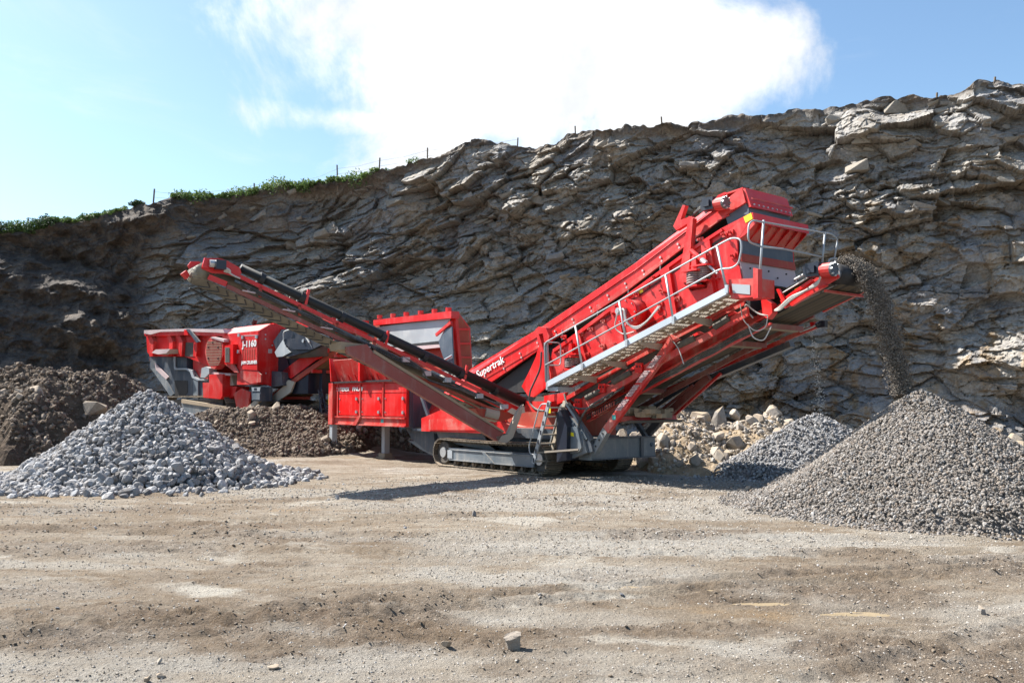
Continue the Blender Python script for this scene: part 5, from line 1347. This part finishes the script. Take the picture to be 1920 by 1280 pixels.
# head plates
def gplate(name, pts, v, th, mat): 
    mb = gmb(); mb.prism([gp(px, py, v) for px, py in pts], (0, -th, 0)); return mb.build(name, mat, sidec)
gplate('head_plate', [(378, 503), (385, 484), (412, 484), (425, 488), (450, 502), (453, 512), (446, 520), (420, 513), (398, 512)], yc + .02, .05, 'red')
gplate('head_plate_far', [(352, 498), (358, 490), (372, 490), (420, 512), (400, 520), (360, 512)], yc - .92, .05, 'red')
gplate('guard', [(384, 483), (398, 485), (392, 503), (379, 501)], yc + .06, .06, 'red_clean')
gplate('take_up_plate', [(393, 514), (427, 528), (423, 537), (389, 523)], yc + .03, .03, 'red')
gplate('scraper_mount', [(342, 512), (350, 506), (356, 516), (352, 522)], yc - .5, .2, 'red')
hd2 = gp(387, 507, yc - .02); u2 = (hd2 - gp(600, 608, yc - .02)).normalized(); n2v = Vector((-u2.z, 0, u2.x)); 
if n2v.z < 0: n2v = -n2v
R2 = .15
mb = gmb(); mb.cyl(hd2, hd2 + Vector((0, -.86, 0)), R2 + .012, 26); mb.build('head_drum', 'belt_tan', sidec, True)
# belt: top run, return run and the wrap round the drum
mb = gmb(); tl2 = gp(935, 775, yc - .02)
for sgn in (-1, 1):
    a2 = hd2 + n2v * R2 * sgn; b2 = tl2 + n2v * (R2 * .7) * sgn; mb.prism([a2, b2, b2 + n2v * .014 * sgn, a2 + n2v * .014 * sgn], (0, -.86, 0))
belt2 = mb.build('belt', 'belt_tan', sidec)
# chevron ribs of the belt
mb = gmb(); Lb = (tl2 - hd2).length; dirb = (tl2 - hd2).normalized()
for i in range(36):
    t = .12 + i * (Lb - .2) / 36; c0 = hd2 + dirb * t - n2v * (R2 * (1 - .3 * t / Lb) + .022)
    m_ = c0 + Vector((0, -.43, 0)) + dirb * .14
    mb.beam(c0 + Vector((0, -.08, 0)), m_, .022, .016); mb.beam(c0 + Vector((0, -.78, 0)), m_, .022, .016)
for i in range(7):
    th_ = PI * (.05 + i * .145); q0 = hd2 + (n2v * -math.cos(th_) + (-dirb) * math.sin(th_)) * (R2 + .008); th1 = th_ + .55; q1 = hd2 + (n2v * -math.cos(th1) + (-dirb) * math.sin(th1)) * (R2 + .008)
    mb.beam(q0 + Vector((0, -.08, 0)), q1 + Vector((0, -.43, 0)), .022, .014); mb.beam(q0 + Vector((0, -.78, 0)), q1 + Vector((0, -.43, 0)), .022, .014)
o = mb.build('chevron_ribs', 'black', belt2); tag(o, kind='stuff')
mb = gmb(); mb.beam(hd2 - n2v * .26 + Vector((0, -.86, 0)), hd2 - n2v * .30 + dirb * 1.0 + Vector((0, -.86, 0)), .10, .02); mb.build('skirt_flap', 'black', sidec)
# dark rolled cover lying along the top rail
mb = gmb(); r0_, r1_ = gp(446, 512, yc - .06), gp(978, 763, yc - .06); up_ = n2v * .11
mb.tube([r0_ + up_, r0_.lerp(r1_, .5) + up_ + Vector((0, 0, .01)), r1_ + up_], [.085, .10, .125], 16); roll = mb.build('rolled_cover', 'roll', sidec, True)
for px, py in ((486, 531), (562, 566), (637, 603), (714, 640), (792, 677), (860, 708), (925, 738)):
    p = gp(px, py, yc - .06) + n2v * .09; mb = gmb(); mb.cyl(p + dirb * -.05, p + dirb * .05, .128, 14); mb.build('clamp_band', 'black', roll)
for px, py in ((572, 562), (722, 638), (870, 702)):
    p = gp(px, py, yc); mb = gmb(); mb.beam(p + Vector((0, .03, -.10)), p + Vector((-.06, .03, .20)), .04, .05, up=(1, 0, 0)); mb.build('stake', 'red', sidec)
# head motor
mb = gmb(); p = gp(412, 497, yc + .16); mb.box(p + Vector((-.10, -.08, -.08)), p + Vector((.08, .08, .09))); mb.build('motor', 'navy', sidec)
mb = gmb(); p = gp(407, 494, yc + .16); mb.cyl(p + Vector((0, -.05, 0)), p + Vector((.12, -.05, 0)), .07, 10); mb.build('motor_cap', 'steel', sidec)
mb = gmb(); mb.tube(bend([gp(418, 500, yc + .2), gp(430, 506, yc + .2), gp(432, 511, yc + .16), gp(420, 508, yc + .12)], .1), .022, 6); mb.tube(bend([gp(420, 503, yc + .2), gp(436, 516, yc + .14), gp(450, 522, yc + .1)], .1), .016, 6); mb.build('hoses', 'cable', sidec)
# hoses drooping along the conveyor
mb = gmb()
for k_ in range(3):
    mb.tube([gp(px, np.interp(px, [450, 740, 780, 900, 950], [530, 668, 686, 742, 762]) + 2.2 * k_ + 1.5 * math.sin(px * .05 + k_), yc + .06) for px in range(452, 950, 22)], .012, 5)
mb.tube(bend([gp(755, 668, yc + .1), gp(792, 690, yc + .12), gp(800, 712, yc + .1), gp(860, 730, yc + .1)], .2), .02, 6)
mb.build('hose_bundle', 'hose', sidec)
for px, py in ((760, 674), (800, 700), (838, 712), (898, 742), (945, 762)):
    p = gp(px, py, yc + .08); mb = gmb(); mb.box(p + Vector((-.09, -.05, -.05)), p + Vector((.07, .04, .05))); o = mb.build('valve_block', 'galv' if px % 4 else 'pale', sidec)
gplate('hinge_cheek', [(944, 760), (952, 754), (960, 764), (950, 772)], yc + .1, .05, 'red_clean')
# carrying beam and slewing arm below
mb = gmb(); yb2 = yc + .25
q0, q1, q2 = gp(668, 654, yb2), gp(700, 668, yb2), gp(938, 818, yb2)
mb.prism([gp(650, 650, yb2), gp(688, 645, yb2), gp(700, 662, yb2), gp(944, 812, yb2), gp(934, 827, yb2), gp(690, 682, yb2), gp(655, 664, yb2)], (0, -.16, 0)); beam2 = mb.build('carrying_beam', 'mauve', sidec)
mb = gmb(); mb.prism([gp(700, 661, yb2 + .01), gp(944, 811, yb2 + .01), gp(946, 808, yb2 + .01), gp(702, 656, yb2 + .01)], (0, -.2, 0)); mb.build('beam_flange', 'mud', beam2)
mb = gmb(); mb.prism([gp(638, 640, yb2 - .1), gp(682, 645, yb2 - .1), gp(692, 662, yb2 - .1), gp(640, 655, yb2 - .1)], (0, -.6, 0)); mb.build('cradle', 'mud', beam2)
mb = gmb(); mb.prism([gp(930, 818, yb2), gp(952, 814, yb2), gp(972, 770, yb2), (gp(982, 758, yb2)), gp(978, 776, yb2), gp(962, 820, yb2), gp(950, 830, yb2), gp(934, 828, yb2)], (0, -.10, 0)); mb.build('slewing_arm', 'grating', beam2)
mb = gmb(); mb.prism([gp(685, 652, yc + .05), gp(706, 660, yc + .05), gp(702, 672, yc + .05), gp(688, 668, yc + .05)], (0, -.9, 0)); mb.build('hinge_plate', 'red_dusty', beam2)
mb = gmb(); mb.cyl(gp(905, 772, yc - .1), gp(930, 778, yc - .1), .16, 16); mb.build('tail_drum', 'grating', sidec)
mb = gmb(); mb.prism([gp(890, 765, yc + .02), gp(945, 768, yc + .02), gp(968, 780, yc + .02), gp(940, 790, yc + .02), gp(900, 780, yc + .02)], (0, -.8, 0)); mb.build('tail_box', 'red_brown', sidec)

# ================================================================ THE JAW CRUSHER
K = Frame(-9.167, 31.789, 42.5)
cr = K.root('jaw_crusher', 'red tracked jaw crusher standing at the back, feeding the screening plant', 'jaw crusher')
kp = lambda name, pts, v, th, mat, parent=cr: plate(name, pts, v, th, mat, parent, K)
GZ0 = 1.0
# tracks (on the raised pad)
def kbox(name, lo, hi, mat, parent=cr): mb = MB(); mb.box(lo, hi); return mb.build(name, mat, parent)
for s_ in (-1, 1):
    y0 = s_ * 1.15
    t0 = K.y(300, 760, -1.4); x0_, x1_ = -4.4, -.35; R = .42; tilt = -.05
    mb = MB(); mb.box((x0_, y0 - .16, GZ0 + .2), (x1_, y0 + .16, GZ0 + .72)); tk = mb.build('crawler_track', 'trackdark', cr)
    sh0 = None; a = x1_ - x0_; L = 2 * a + 2 * PI * R; n = 52
    for i in range(n):
        d = i * L / n
        if d < a: p = (x0_ + d, 0); t = 0
        elif d < a + PI * R: q = (d - a) / R; p = (x1_ + R * math.sin(q), R - R * math.cos(q)); t = q
        elif d < 2 * a + PI * R: p = (x1_ - (d - a - PI * R), 2 * R); t = PI
        else: q = (d - 2 * a - PI * R) / R; p = (x0_ - R * math.sin(q), R + R * math.cos(q)); t = PI + q
        if sh0 is None: mb = MB(); mb.box((-.10, -.25, 0), (.10, .25, .03)); mb.box((-.08, -.248, -.035), (-.04, .248, .002)); mb.box((.02, -.248, -.035), (.06, .248, .002)); sh0 = mb.build('track_shoe', 'track', tk); o = sh0
        else: o = copy_part(sh0, tk)
        o.location = (p[0], y0, GZ0 + p[1]); o.rotation_euler = (0, -t, 0)
    if s_ < 0:
        kp('side_frame', [(340, 755), (422, 767), (423, 785), (345, 775)], -1.42, .05, 'slate_lt', tk)
        kp('frame_ledge', [(340, 748), (424, 762), (425, 768), (340, 755)], -1.46, .3, 'mud', tk)
        kp('frame_lip', [(345, 773), (423, 784), (423, 787), (345, 776)], -1.46, .08, 'galv', tk)
# receiving hopper with flared ribbed side
hp = kp('feed_hopper', [(274, 624), (418, 625), (418, 660), (405, 690), (345, 668), (300, 668), (283, 668), (276, 660)], -1.35, .06, 'red')
kbox('hopper_inside', (-6.3, -1.25, 3.3), (-.3, 1.3, 4.25), 'red_brown', hp)
kp('hopper_rim', [(270, 619), (345, 616), (418, 617), (421, 624), (345, 621), (300, 622), (282, 627), (270, 625)], -1.62, .5, 'pale', hp)
kp('hopper_lip', [(270, 625), (282, 627), (300, 622), (345, 621), (421, 624), (421, 630), (345, 628), (272, 630)], -1.58, .25, 'red', hp)
for px in (276, 312, 330, 358, 398):
    kp('hopper_rib', [(px - 3, 622), (px + 4, 622), (px + 12, 640), (px + 10, 668), (px + 4, 668), (px + 5, 642)], -1.50, .18, 'red', hp)
kp('walk_ledge', [(284, 661), (292, 655), (319, 654), (312, 662), (296, 664)], -1.8, .5, 'pale', hp)
kp('side_window', [(335, 642), (364, 642), (364, 668), (335, 668)], -1.37, .02, 'trackdark', hp)
kp('post', [(349, 617), (355, 617), (374, 640), (368, 642)], -1.66, .06, 'slate', hp)
kp('lifting_lug', [(345, 618), (349, 618), (353, 628), (345, 628)], -1.68, .03, 'red_clean', hp)
# steel chassis, grey
ch2 = kp('chassis', [(281, 668), (350, 670), (350, 690), (362, 694), (372, 712), (392, 712), (392, 748), (322, 744), (290, 700), (281, 690)], -1.30, .5, 'slate')
kp('chassis_web', [(283, 690), (292, 690), (312, 712), (325, 738), (320, 744)], -1.36, .05, 'slate_lt', ch2)
kp('chassis_gusset', [(290, 680), (316, 706), (311, 711), (292, 693)], -1.37, .03, 'pale', ch2)
kp('chassis_opening', [(327, 713), (352, 713), (352, 736), (346, 742), (328, 742)], -1.312, .01, 'black', ch2)
kp('chassis_post', [(362, 712), (371, 712), (371, 748), (362, 748)], -1.36, .05, 'slate_lt', ch2)
kp('chassis_band', [(327, 690), (350, 690), (360, 694), (364, 706), (372, 710), (390, 710), (390, 713), (370, 713), (360, 708), (356, 697), (348, 693), (327, 693)], -1.38, .06, 'galv', ch2)
kp('chassis_edge', [(325, 668), (328, 668), (328, 686), (331, 691), (326, 690)], -1.38, .05, 'galv', ch2)
kp('chute_hood', [(376, 708), (378, 690), (386, 687), (392, 690), (392, 700), (384, 708)], -1.5, .3, 'galv', ch2)
kp('jaw_body', [(362, 640), (395, 640), (398, 690), (390, 710), (372, 706), (362, 690)], -1.2, 1.9, 'red_dusty')
kp('jaw_column', [(362, 648), (374, 648), (376, 680), (366, 676)], -1.26, .05, 'pale')
kp('red_guard', [(380, 717), (392, 717), (392, 702), (417, 701), (417, 742), (413, 748), (381, 745)], -1.5, .55, 'red')
kp('guard_side', [(417, 724), (444, 724), (440, 740), (428, 750), (414, 748)], -1.2, .5, 'red')
kp('grey_block', [(417, 704), (434, 704), (438, 722), (420, 724)], -1.2, .5, 'grating')
kp('top_pipe', [(391, 697), (432, 700), (432, 704), (391, 702)], -1.4, .3, 'pale')
# flywheel guard: round perforated cover
fw = kp('flywheel_guard', [(394, 633), (400, 632), (418, 638), (419, 665), (412, 680), (402, 692), (396, 690), (388, 677), (384, 660), (386, 646)], -1.66, .30, 'red_dusty')
kp('guard_top', [(394, 633), (398, 631), (420, 636), (420, 641)], -1.7, .38, 'pale', fw)
mb = MB()
for i in range(16):
    yy = 640 + i * 2.9; w_ = 15 * math.sqrt(max(.05, 1 - ((yy - 658) / 32) ** 2)); p, q = K.y(401 - w_, yy, -1.668), K.y(min(401 + w_, 417), yy + .3, -1.668); mb.beam(p, q, .012, .016)
o = mb.build('guard_slots', 'mud', fw); tag(o, kind='stuff')
bolts(fw, [K.y(*q, -1.67) for q in ((391, 651), (409, 651), (391, 672), (409, 672), (399, 642))], .035, 'black')
# engine canopy
xb0, xb1 = -.10, 2.25; yb0 = -1.52
z_top, z_sh, z_bot = 4.28, 4.02, 2.22
mb = MB(); mb.prism([(xb0, yb0, z_bot + .75), (xb0, yb0, z_sh), (xb0, yb0 + .45, z_top), (xb0, 1.3, z_top), (xb0, 1.3, z_bot + .75)], (1.05, 0, 0))
mb.prism([(.95, yb0, z_bot), (.95, yb0, z_sh), (.95, yb0 + .45, z_top), (.95, 1.3, z_top), (.95, 1.3, z_bot)], (1.30, 0, 0)); eng = mb.build('engine_canopy', 'red', cr)
mb = MB(); mb.prism([(xb1 + .002, yb0 + .01, z_bot + .1), (xb1 + .002, yb0 + .01, z_sh), (xb1 + .002, yb0 + .44, z_top - .02), (xb1 + .002, 0.0, z_top - .02), (xb1 + .002, 0.0, z_bot - .02), (xb1 + .002, yb0 + .5, z_bot - .06)], (.03, 0, 0)); mb.build('end_panel', 'red', eng)
d_ = kp('canopy_door', [(452, 630), (482, 629), (482, 694), (452, 692)], yb0 - .035, .03, 'red', eng)
kp('door_seam', [(451, 628.5), (483, 627.5), (483, 629), (452, 630)], yb0 - .04, .03, 'pale', eng)
mb = MB()
for i in range(6):
    for j in range(14):
        p = K.y(455 + i * 4.4, 655 + j * 1.55, yb0 - .036); mb.box(p + Vector((-.028, -.006, -.007)), p + Vector((.028, 0, .007)))
o = mb.build('louvres', 'red_brown', d_); tag(o, kind='stuff')
for q in ((448, 628), (455, 632), (481, 631), (447, 659)):
    p = K.y(*q, yb0 - .06); kbox('latch', p + Vector((-.05, -.03, -.06)), p + Vector((.05, .02, .06)), 'steel', eng)
b2 = kp('vent_box', [(421, 648), (437, 645), (437, 682), (421, 682)], yb0 - .17, .17, 'red_clean', eng)
kp('vent_mesh', [(422, 651), (430, 651), (430, 679), (422, 679)], yb0 - .18, .01, 'grating', b2)
mb = MB()
for i in range(12): p, q = K.y(422, 652 + i * 2.2, yb0 - .186), K.y(430, 652 + i * 2.2, yb0 - .186); mb.beam(p, q, .006, .016)
for i in range(4): p, q = K.y(423 + i * 2, 651, yb0 - .187), K.y(423 + i * 2, 679, yb0 - .187); mb.beam(p, q, .006, .016, up=(1, 0, 0))
o = mb.build('mesh_wires', 'trackdark', b2); tag(o, kind='stuff')
kp('vent_skirt', [(421, 682), (437, 682), (446, 698), (440, 698)], yb0 - .1, .06, 'red_dusty', eng)
kp('canopy_skirt', [(450, 695), (483, 696), (489, 702), (489, 716), (470, 719), (450, 708)], yb0 - .02, .05, 'red_dusty', eng)
p0 = K.y(453.5, 651, yb0 - .045); lettering('J-1160', d_, p0, .30, width=K.y(480.5, 651, yb0 - .045).x - p0.x, bold=.03)
p0 = K.y(452, 683, yb0 - .045); lettering('JAW CRUSHER', d_, p0, .155, width=K.y(482, 683, yb0 - .045).x - p0.x, bold=.03)
kbox('canopy_roof', (.3, -.9, z_top + .002), (2.2, 1.25, z_top + .04), 'red_clean', eng)
bolts(eng, [(xb1 + .03, yb0 + .25, 3.9), (xb1 + .03, yb0 + .25, 3.75), (xb1 + .03, -1.0, 3.55), (xb1 + .03, yb0 + .3, 2.6)], .03, 'steel', d=(1, 0, 0))
kbox('latch_plate', (xb1 + .03, -1.15, 3.28), (xb1 + .04, -1.0, 3.42), 'pale', eng)
mb = MB(); mb.box((.1, -.2, z_top - .35), (4.6, 1.3, z_top + .12)); mb.build('rear_canopy', 'red', cr)
p = K.y(477, 604, -.6); mb = MB(); mb.cyl(p - Vector((0, 0, .34)), p - Vector((0, 0, .02)), .035, 8); ex2 = mb.build('exhaust', 'black', cr); mb = MB(); mb.cyl(p - Vector((.06, 0, .06)), p + Vector((.06, 0, .10)), .09, 12); mb.build('exhaust_cap', 'black', ex2)
# dark body behind and the magnet separator hanging over the belt
kbox('power_unit', (2.3, -.7, 1.9), (4.0, 1.2, 4.1), 'navy', cr)
kp('power_unit_frame', [(508, 640), (530, 640), (545, 700), (535, 728), (508, 728)], -.75, .05, 'navy')
kp('hydraulic_tank', [(505, 695), (528, 698), (530, 722), (508, 726)], -1.0, .4, 'slate')
mg = kp('magnet_separator', [(512, 640), (528, 618), (560, 612), (625, 634), (600, 650), (575, 660), (545, 668), (522, 668)], -1.25, .06, 'navy')
mb = MB(); a_, b_ = K.y(524, 652, -1.28), K.y(590, 652, -1.28)
mb.tube([a_ + Vector((0, .28, 0)), a_ + Vector((0, 1.2, 0))], .34, 18); mb.prism([a_ + Vector((0, .28, -.34)), b_ + Vector((0, .1, -.25)), b_ + Vector((0, .1, .30)), a_ + Vector((0, .28, .34))], (0, 1.0, 0)); mb.build('magnet_belt', 'trackdark', mg, True)
kp('magnet_frame', [(532, 636), (620, 628), (612, 642), (585, 655), (550, 655), (534, 646)], -1.32, .06, 'navy', mg)
kp('magnet_nose', [(515, 660), (532, 634), (536, 650), (545, 660), (530, 668), (519, 669)], -1.29, .03, 'liner', mg)
p = K.y(569, 639, -1.33); mb = MB(); mb.cyl(p, p + Vector((0, -.03, 0)), .055, 14); mb.build('magnet_boss', 'steel', mg)
lettering('TEREX', mg, K.y(577, 632, -1.335), .13, width=.42)
mb = MB(); mb.tube([K.y(569, 623, -1.36), K.y(580, 642, -1.36)], .03, 8); mb.tube([K.y(580, 642, -1.36), K.y(586, 653, -1.3)], .014, 6); mb.tube(bend([K.y(545, 617, -1.3), K.y(531, 622, -1.36), K.y(532, 640, -1.34)], .1), .02, 6); mb.build('lifting_chain', 'cable', mg)
# product conveyor rising towards the screener's hopper
yk = -.75
pc = kp('product_conveyor', [(529, 696), (566, 668), (600, 636), (608, 632), (629, 645), (583, 681), (545, 710)], yk, .05, 'red')
kp('conveyor_skirt', [(608, 632), (622, 634), (634, 646), (600, 672), (588, 676), (600, 655)], yk - .04, .03, 'red_clean', pc)
mb = MB(); mb.prism([K.y(px, py, yk) + Vector((0, 1.5, 0)) for px, py in ((529, 690), (600, 640), (629, 645), (583, 681), (545, 704))], (0, .05, 0)); mb.build('far_side', 'red', pc)
e0, e1 = K.y(508, 748, yk + .05), K.y(652, 648, yk + .05)
mb = MB(); mb.prism([e0, e1, e1 + Vector((0, 0, .03)), e0 + Vector((0, 0, .03))], (0, 1.35, 0)); mb.build('belt', 'belt_brown', pc)
mb = MB(); mb.prism([e0 + Vector((0, -.05, -.03)), e1 + Vector((0, -.05, -.03)), e1 + Vector((0, -.05, .14)), e0 + Vector((0, -.05, .14))], (0, .05, 0)); mb.prism([e0 + Vector((0, 1.36, -.03)), e1 + Vector((0, 1.36, -.03)), e1 + Vector((0, 1.36, .10)), e0 + Vector((0, 1.36, .10))], (0, .05, 0)); mb.build('edge_rail', 'red_brown', pc)
for t in (.06, .30, .58, .86):
    c0 = e0.lerp(e1, t) + Vector((0, -.06, -.06)); mb = MB(); mb.beam(c0, c0 + Vector((0, 1.46, 0)), .10, .10); mb.build('cross_member', 'red_dusty', pc)
mb = MB(); c0 = e1 + Vector((.05, -.05, -.02)); mb.cyl(c0, c0 + Vector((0, 1.5, 0)), .16, 16); mb.build('head_roller', 'mud', pc)
kp('tail_frame', [(500, 752), (530, 725), (540, 712), (552, 716), (545, 735), (520, 752), (505, 758)], yk - .1, .06, 'grating', pc)
kp('tail_guard', [(430, 742), (500, 748), (520, 752), (470, 775), (440, 776)], -1.0, 1.6, 'trackdark')
kp('tail_skirt', [(438, 738), (452, 728), (470, 735), (462, 775), (446, 778)], -1.25, .08, 'red_dusty')
kp('tail_sloping_plate', [(450, 775), (480, 748), (488, 752), (458, 778)], -1.3, .06, 'grating')
lb = kp('control_cabinet', [(471, 725), (489, 725), (488, 752), (472, 751)], -1.5, .45, 'slate')
kp('cabinet_face', [(472, 726), (488, 726), (487, 733), (473, 733)], -1.515, .012, 'galv', lb); kp('cabinet_panel', [(473, 737), (487, 737), (487, 749), (473, 749)], -1.515, .012, 'slate_lt', lb)
kp('cabinet_screen', [(476, 727), (481, 727), (481, 731), (476, 731)], -1.522, .006, 'navy', lb)
# slim access ladder standing on the ground behind
la = [K.y(603, 728, -.6), K.y(612, 772, -.6)]; lb2 = [K.y(597, 730, -1.0), K.y(604, 774, -1.0)]
mb = MB(); mb.tube(la, .022, 6); mb.tube(lb2, .022, 6)
for i in range(4): t = .15 + i * .24; mb.tube([la[0].lerp(la[1], t), lb2[0].lerp(lb2[1], t)], .016, 6)
mb.build('step_ladder', 'navy', cr)
kbox('head_leg', (4.2, -.4, .4), (4.35, -.25, 2.7), 'navy', cr)

# ================================================================ MATERIAL IN THE AIR
r = np.random.default_rng(77)
n = 30000
hw = F.mat @ hd; U3 = (F.mat.to_3x3() @ Vector((1, 0, 0))); V3 = (F.mat.to_3x3() @ Vector((0, 1, 0)))
t = r.random(n) ** .9 * .80; lat = np.clip(r.normal(size=n) * .13 + .5, .1, .9)
v0 = 1.25 * (1 + r.normal(size=n) * .05); vz = .55 * (1 + r.normal(size=n) * .08)
core = r.normal(size=n); fly = r.random(n) < .06
sxx = -.08 + v0 * t + core * (.018 + .045 * t) + fly * r.normal(size=n) * .12 * t
zz = (hr + .05) + vz * t - 4.9 * t * t + np.abs(r.normal(size=n)) * .05 * (1 - t)
P = np.array([hw.x, hw.y, hw.z])[None] + np.outer(sxx, np.array(U3)) + np.outer(lat, np.array(V3)); P[:, 2] += zz
P = P[P[:, 2] > 1.72]
o = stones_mesh('falling_gravel', P, r.uniform(.007, .020, len(P)), 'falling', None, OCT, 8, 78, .7); tag(o, 'dark stream of gravel pouring off the discharge belt onto the largest gravel heap', kind='stuff')
mb_pts = []
for i in range(340):
    t_ = r.random() ** .7; zf = 3.0 - t_ * 1.6; p = F.y(1522 + t_ * 14 + r.normal() * (1.2 + 4.0 * (t_ < .0)), 640, 1.1); mb_pts.append((p.x + r.normal() * .02, p.y + r.normal() * .09, zf))
wp = np.array([list(F.mat @ Vector(p)) for p in mb_pts])
o = stones_mesh('falling_chips', wp, r.uniform(.006, .016, len(wp)), 'bright_bits', None, ICO1, 6, 79, .7); tag(o, 'thin sunlit trickle of chips falling onto the small gravel cone', kind='stuff')

# ================================================================ RIM: FENCE, GRASS, BUSHES
def rim_point(px, extra=.3):
    s = s_at(px); j = int(np.clip(np.searchsorted(S, s), 0, nc - 1)); k_ = NR + 1
    return Vector((VX[k_, j], VY[k_, j], VZ[k_, j])), j
fence = heap_root('rim_fence', 'line of thin weathered fence posts along the top of the quarry face', 'fence', 0, 0)
pp = []
for i, (px, h_) in enumerate(((293, .8), (358, .5), (437, .55), (521, .6), (602, 1.0), (685, .8), (776, .7), (951, .45), (1070, .5), (1240, .4), (1776, .3), (1893, .3))):
    p, j = rim_point(px); mb = MB(); mb.beam((0, 0, -.5), (random.uniform(-.09, .09), 0, h_), .065, .065, up=(1, 0, 0)); o = mb.build('fence_post', 'post', fence); o.location = p; pp.append(p + Vector((0, 0, h_ * .8)))
for z_ in (0, -.3):
    mb = MB()
    for a, b2 in zip(pp[:7], pp[1:8]): mb.tube([a + Vector((0, 0, z_)), (a + b2) / 2 + Vector((0, 0, z_ - .08)), b2 + Vector((0, 0, z_))], .006, 4)
    mb.build('wire', 'hose', fence)


def leaf_cloud(name, centres, radii, n, size, mat, parent=None, seed=1, flat=.7):
    r = np.random.default_rng(seed); which = r.integers(0, len(centres), n)
    d = r.normal(size=(n, 3)); d /= np.linalg.norm(d, axis=1)[:, None]; rad = r.random(n) ** .45
    P = centres[which] + d * rad[:, None] * radii[which][:, None] * np.array([1, 1, flat])
    a = rotm(n, r); s = r.uniform(.6, 1.3, n) * size
    q = np.array([[-.5, 0, 0], [0, .28, .05], [.6, 0, 0], [0, -.28, .05]])
    V = np.einsum('nij,vj->nvi', a, q) * s[:, None, None] + P[:, None, :]
    Fc = (np.arange(n) * 4)[:, None] + np.arange(4)[None]
    return mesh_obj(name, V.reshape(-1, 3), Fc, M[mat], parent)
BUSH = [(18, 428, 1.0, 'leaf_dk', 'dark green bush at the left picture edge, lowest on the rim'), (52, 418, .8, 'leaf', 'mid green bush on the rim, second from the left edge'),
        (84, 410, .85, 'leaf_dk', 'dark bush on the rim just left of the spiky small bush'), (106, 407, .6, 'leaf', 'small light green bush on the rim above the dark earth slope'),
        (132, 402, .45, 'leaf', 'low bush on the rim left of the lone round bush'), (160, 399, .5, 'leaf', 'light green low bush on the rim where the dark earth peaks'),
        (182, 397, .25, 'leaf_dk', 'tiny dark bush on the rim beside the round bush'), (212, 391, .42, 'leaf', 'lone round bush on the rim west of the first fence post'), (266, 384, .4, 'leaf_dk', 'small dark bush just left of the first fence post')]
for i, (px, py, R_, m_, lab) in enumerate(BUSH):
    p, j = rim_point(px); root = heap_root('bush', lab, 'bush', p.x, p.y, p.z - .12, 'bushes on the rim')
    r = np.random.default_rng(50 + i); c = np.array([[r.normal() * R_ * .5, r.normal() * R_ * .4, R_ * .35 + r.random() * R_ * .3] for _ in range(7)]); leaf_cloud('foliage', c, np.full(7, R_ * .55), int(1500 * R_ + 200), .12, m_, root, 60 + i)
    mb = MB(); [mb.tube([(0, 0, -.1), tuple(c[k] * .8)], [.03, .012], 5) for k in range(4)]; mb.build('stems', 'post', root)
# grass and bracken along the rim
cs = []; rr_ = []
r = np.random.default_rng(91)
for px in np.concatenate([r.uniform(322, 600, 330), r.uniform(604, 690, 80), r.uniform(690, 760, 6), r.uniform(0, 240, 110)]):
    s = s_at(px); j = int(np.clip(np.searchsorted(S, s), 0, nc - 1)); k_ = NR + int(r.integers(-1, 4)); h_ = .20 if px > 240 else .14
    dens = 1.0 if (330 < px < 565 or 615 < px < 680) else .55
    cs.append((VX[k_, j], VY[k_, j], VZ[k_, j] + h_ * .4)); rr_.append(h_ * dens * r.uniform(.5, 2.0) * (1.3 + math.sin(px * .11) * .5 + math.sin(px * .043) * .4))
o = leaf_cloud('grass', np.array(cs), np.array(rr_), 26000, .13, 'grass', None, 92, .8); tag(o, 'bright green grass and bracken hanging over the top of the quarry face', kind='stuff')
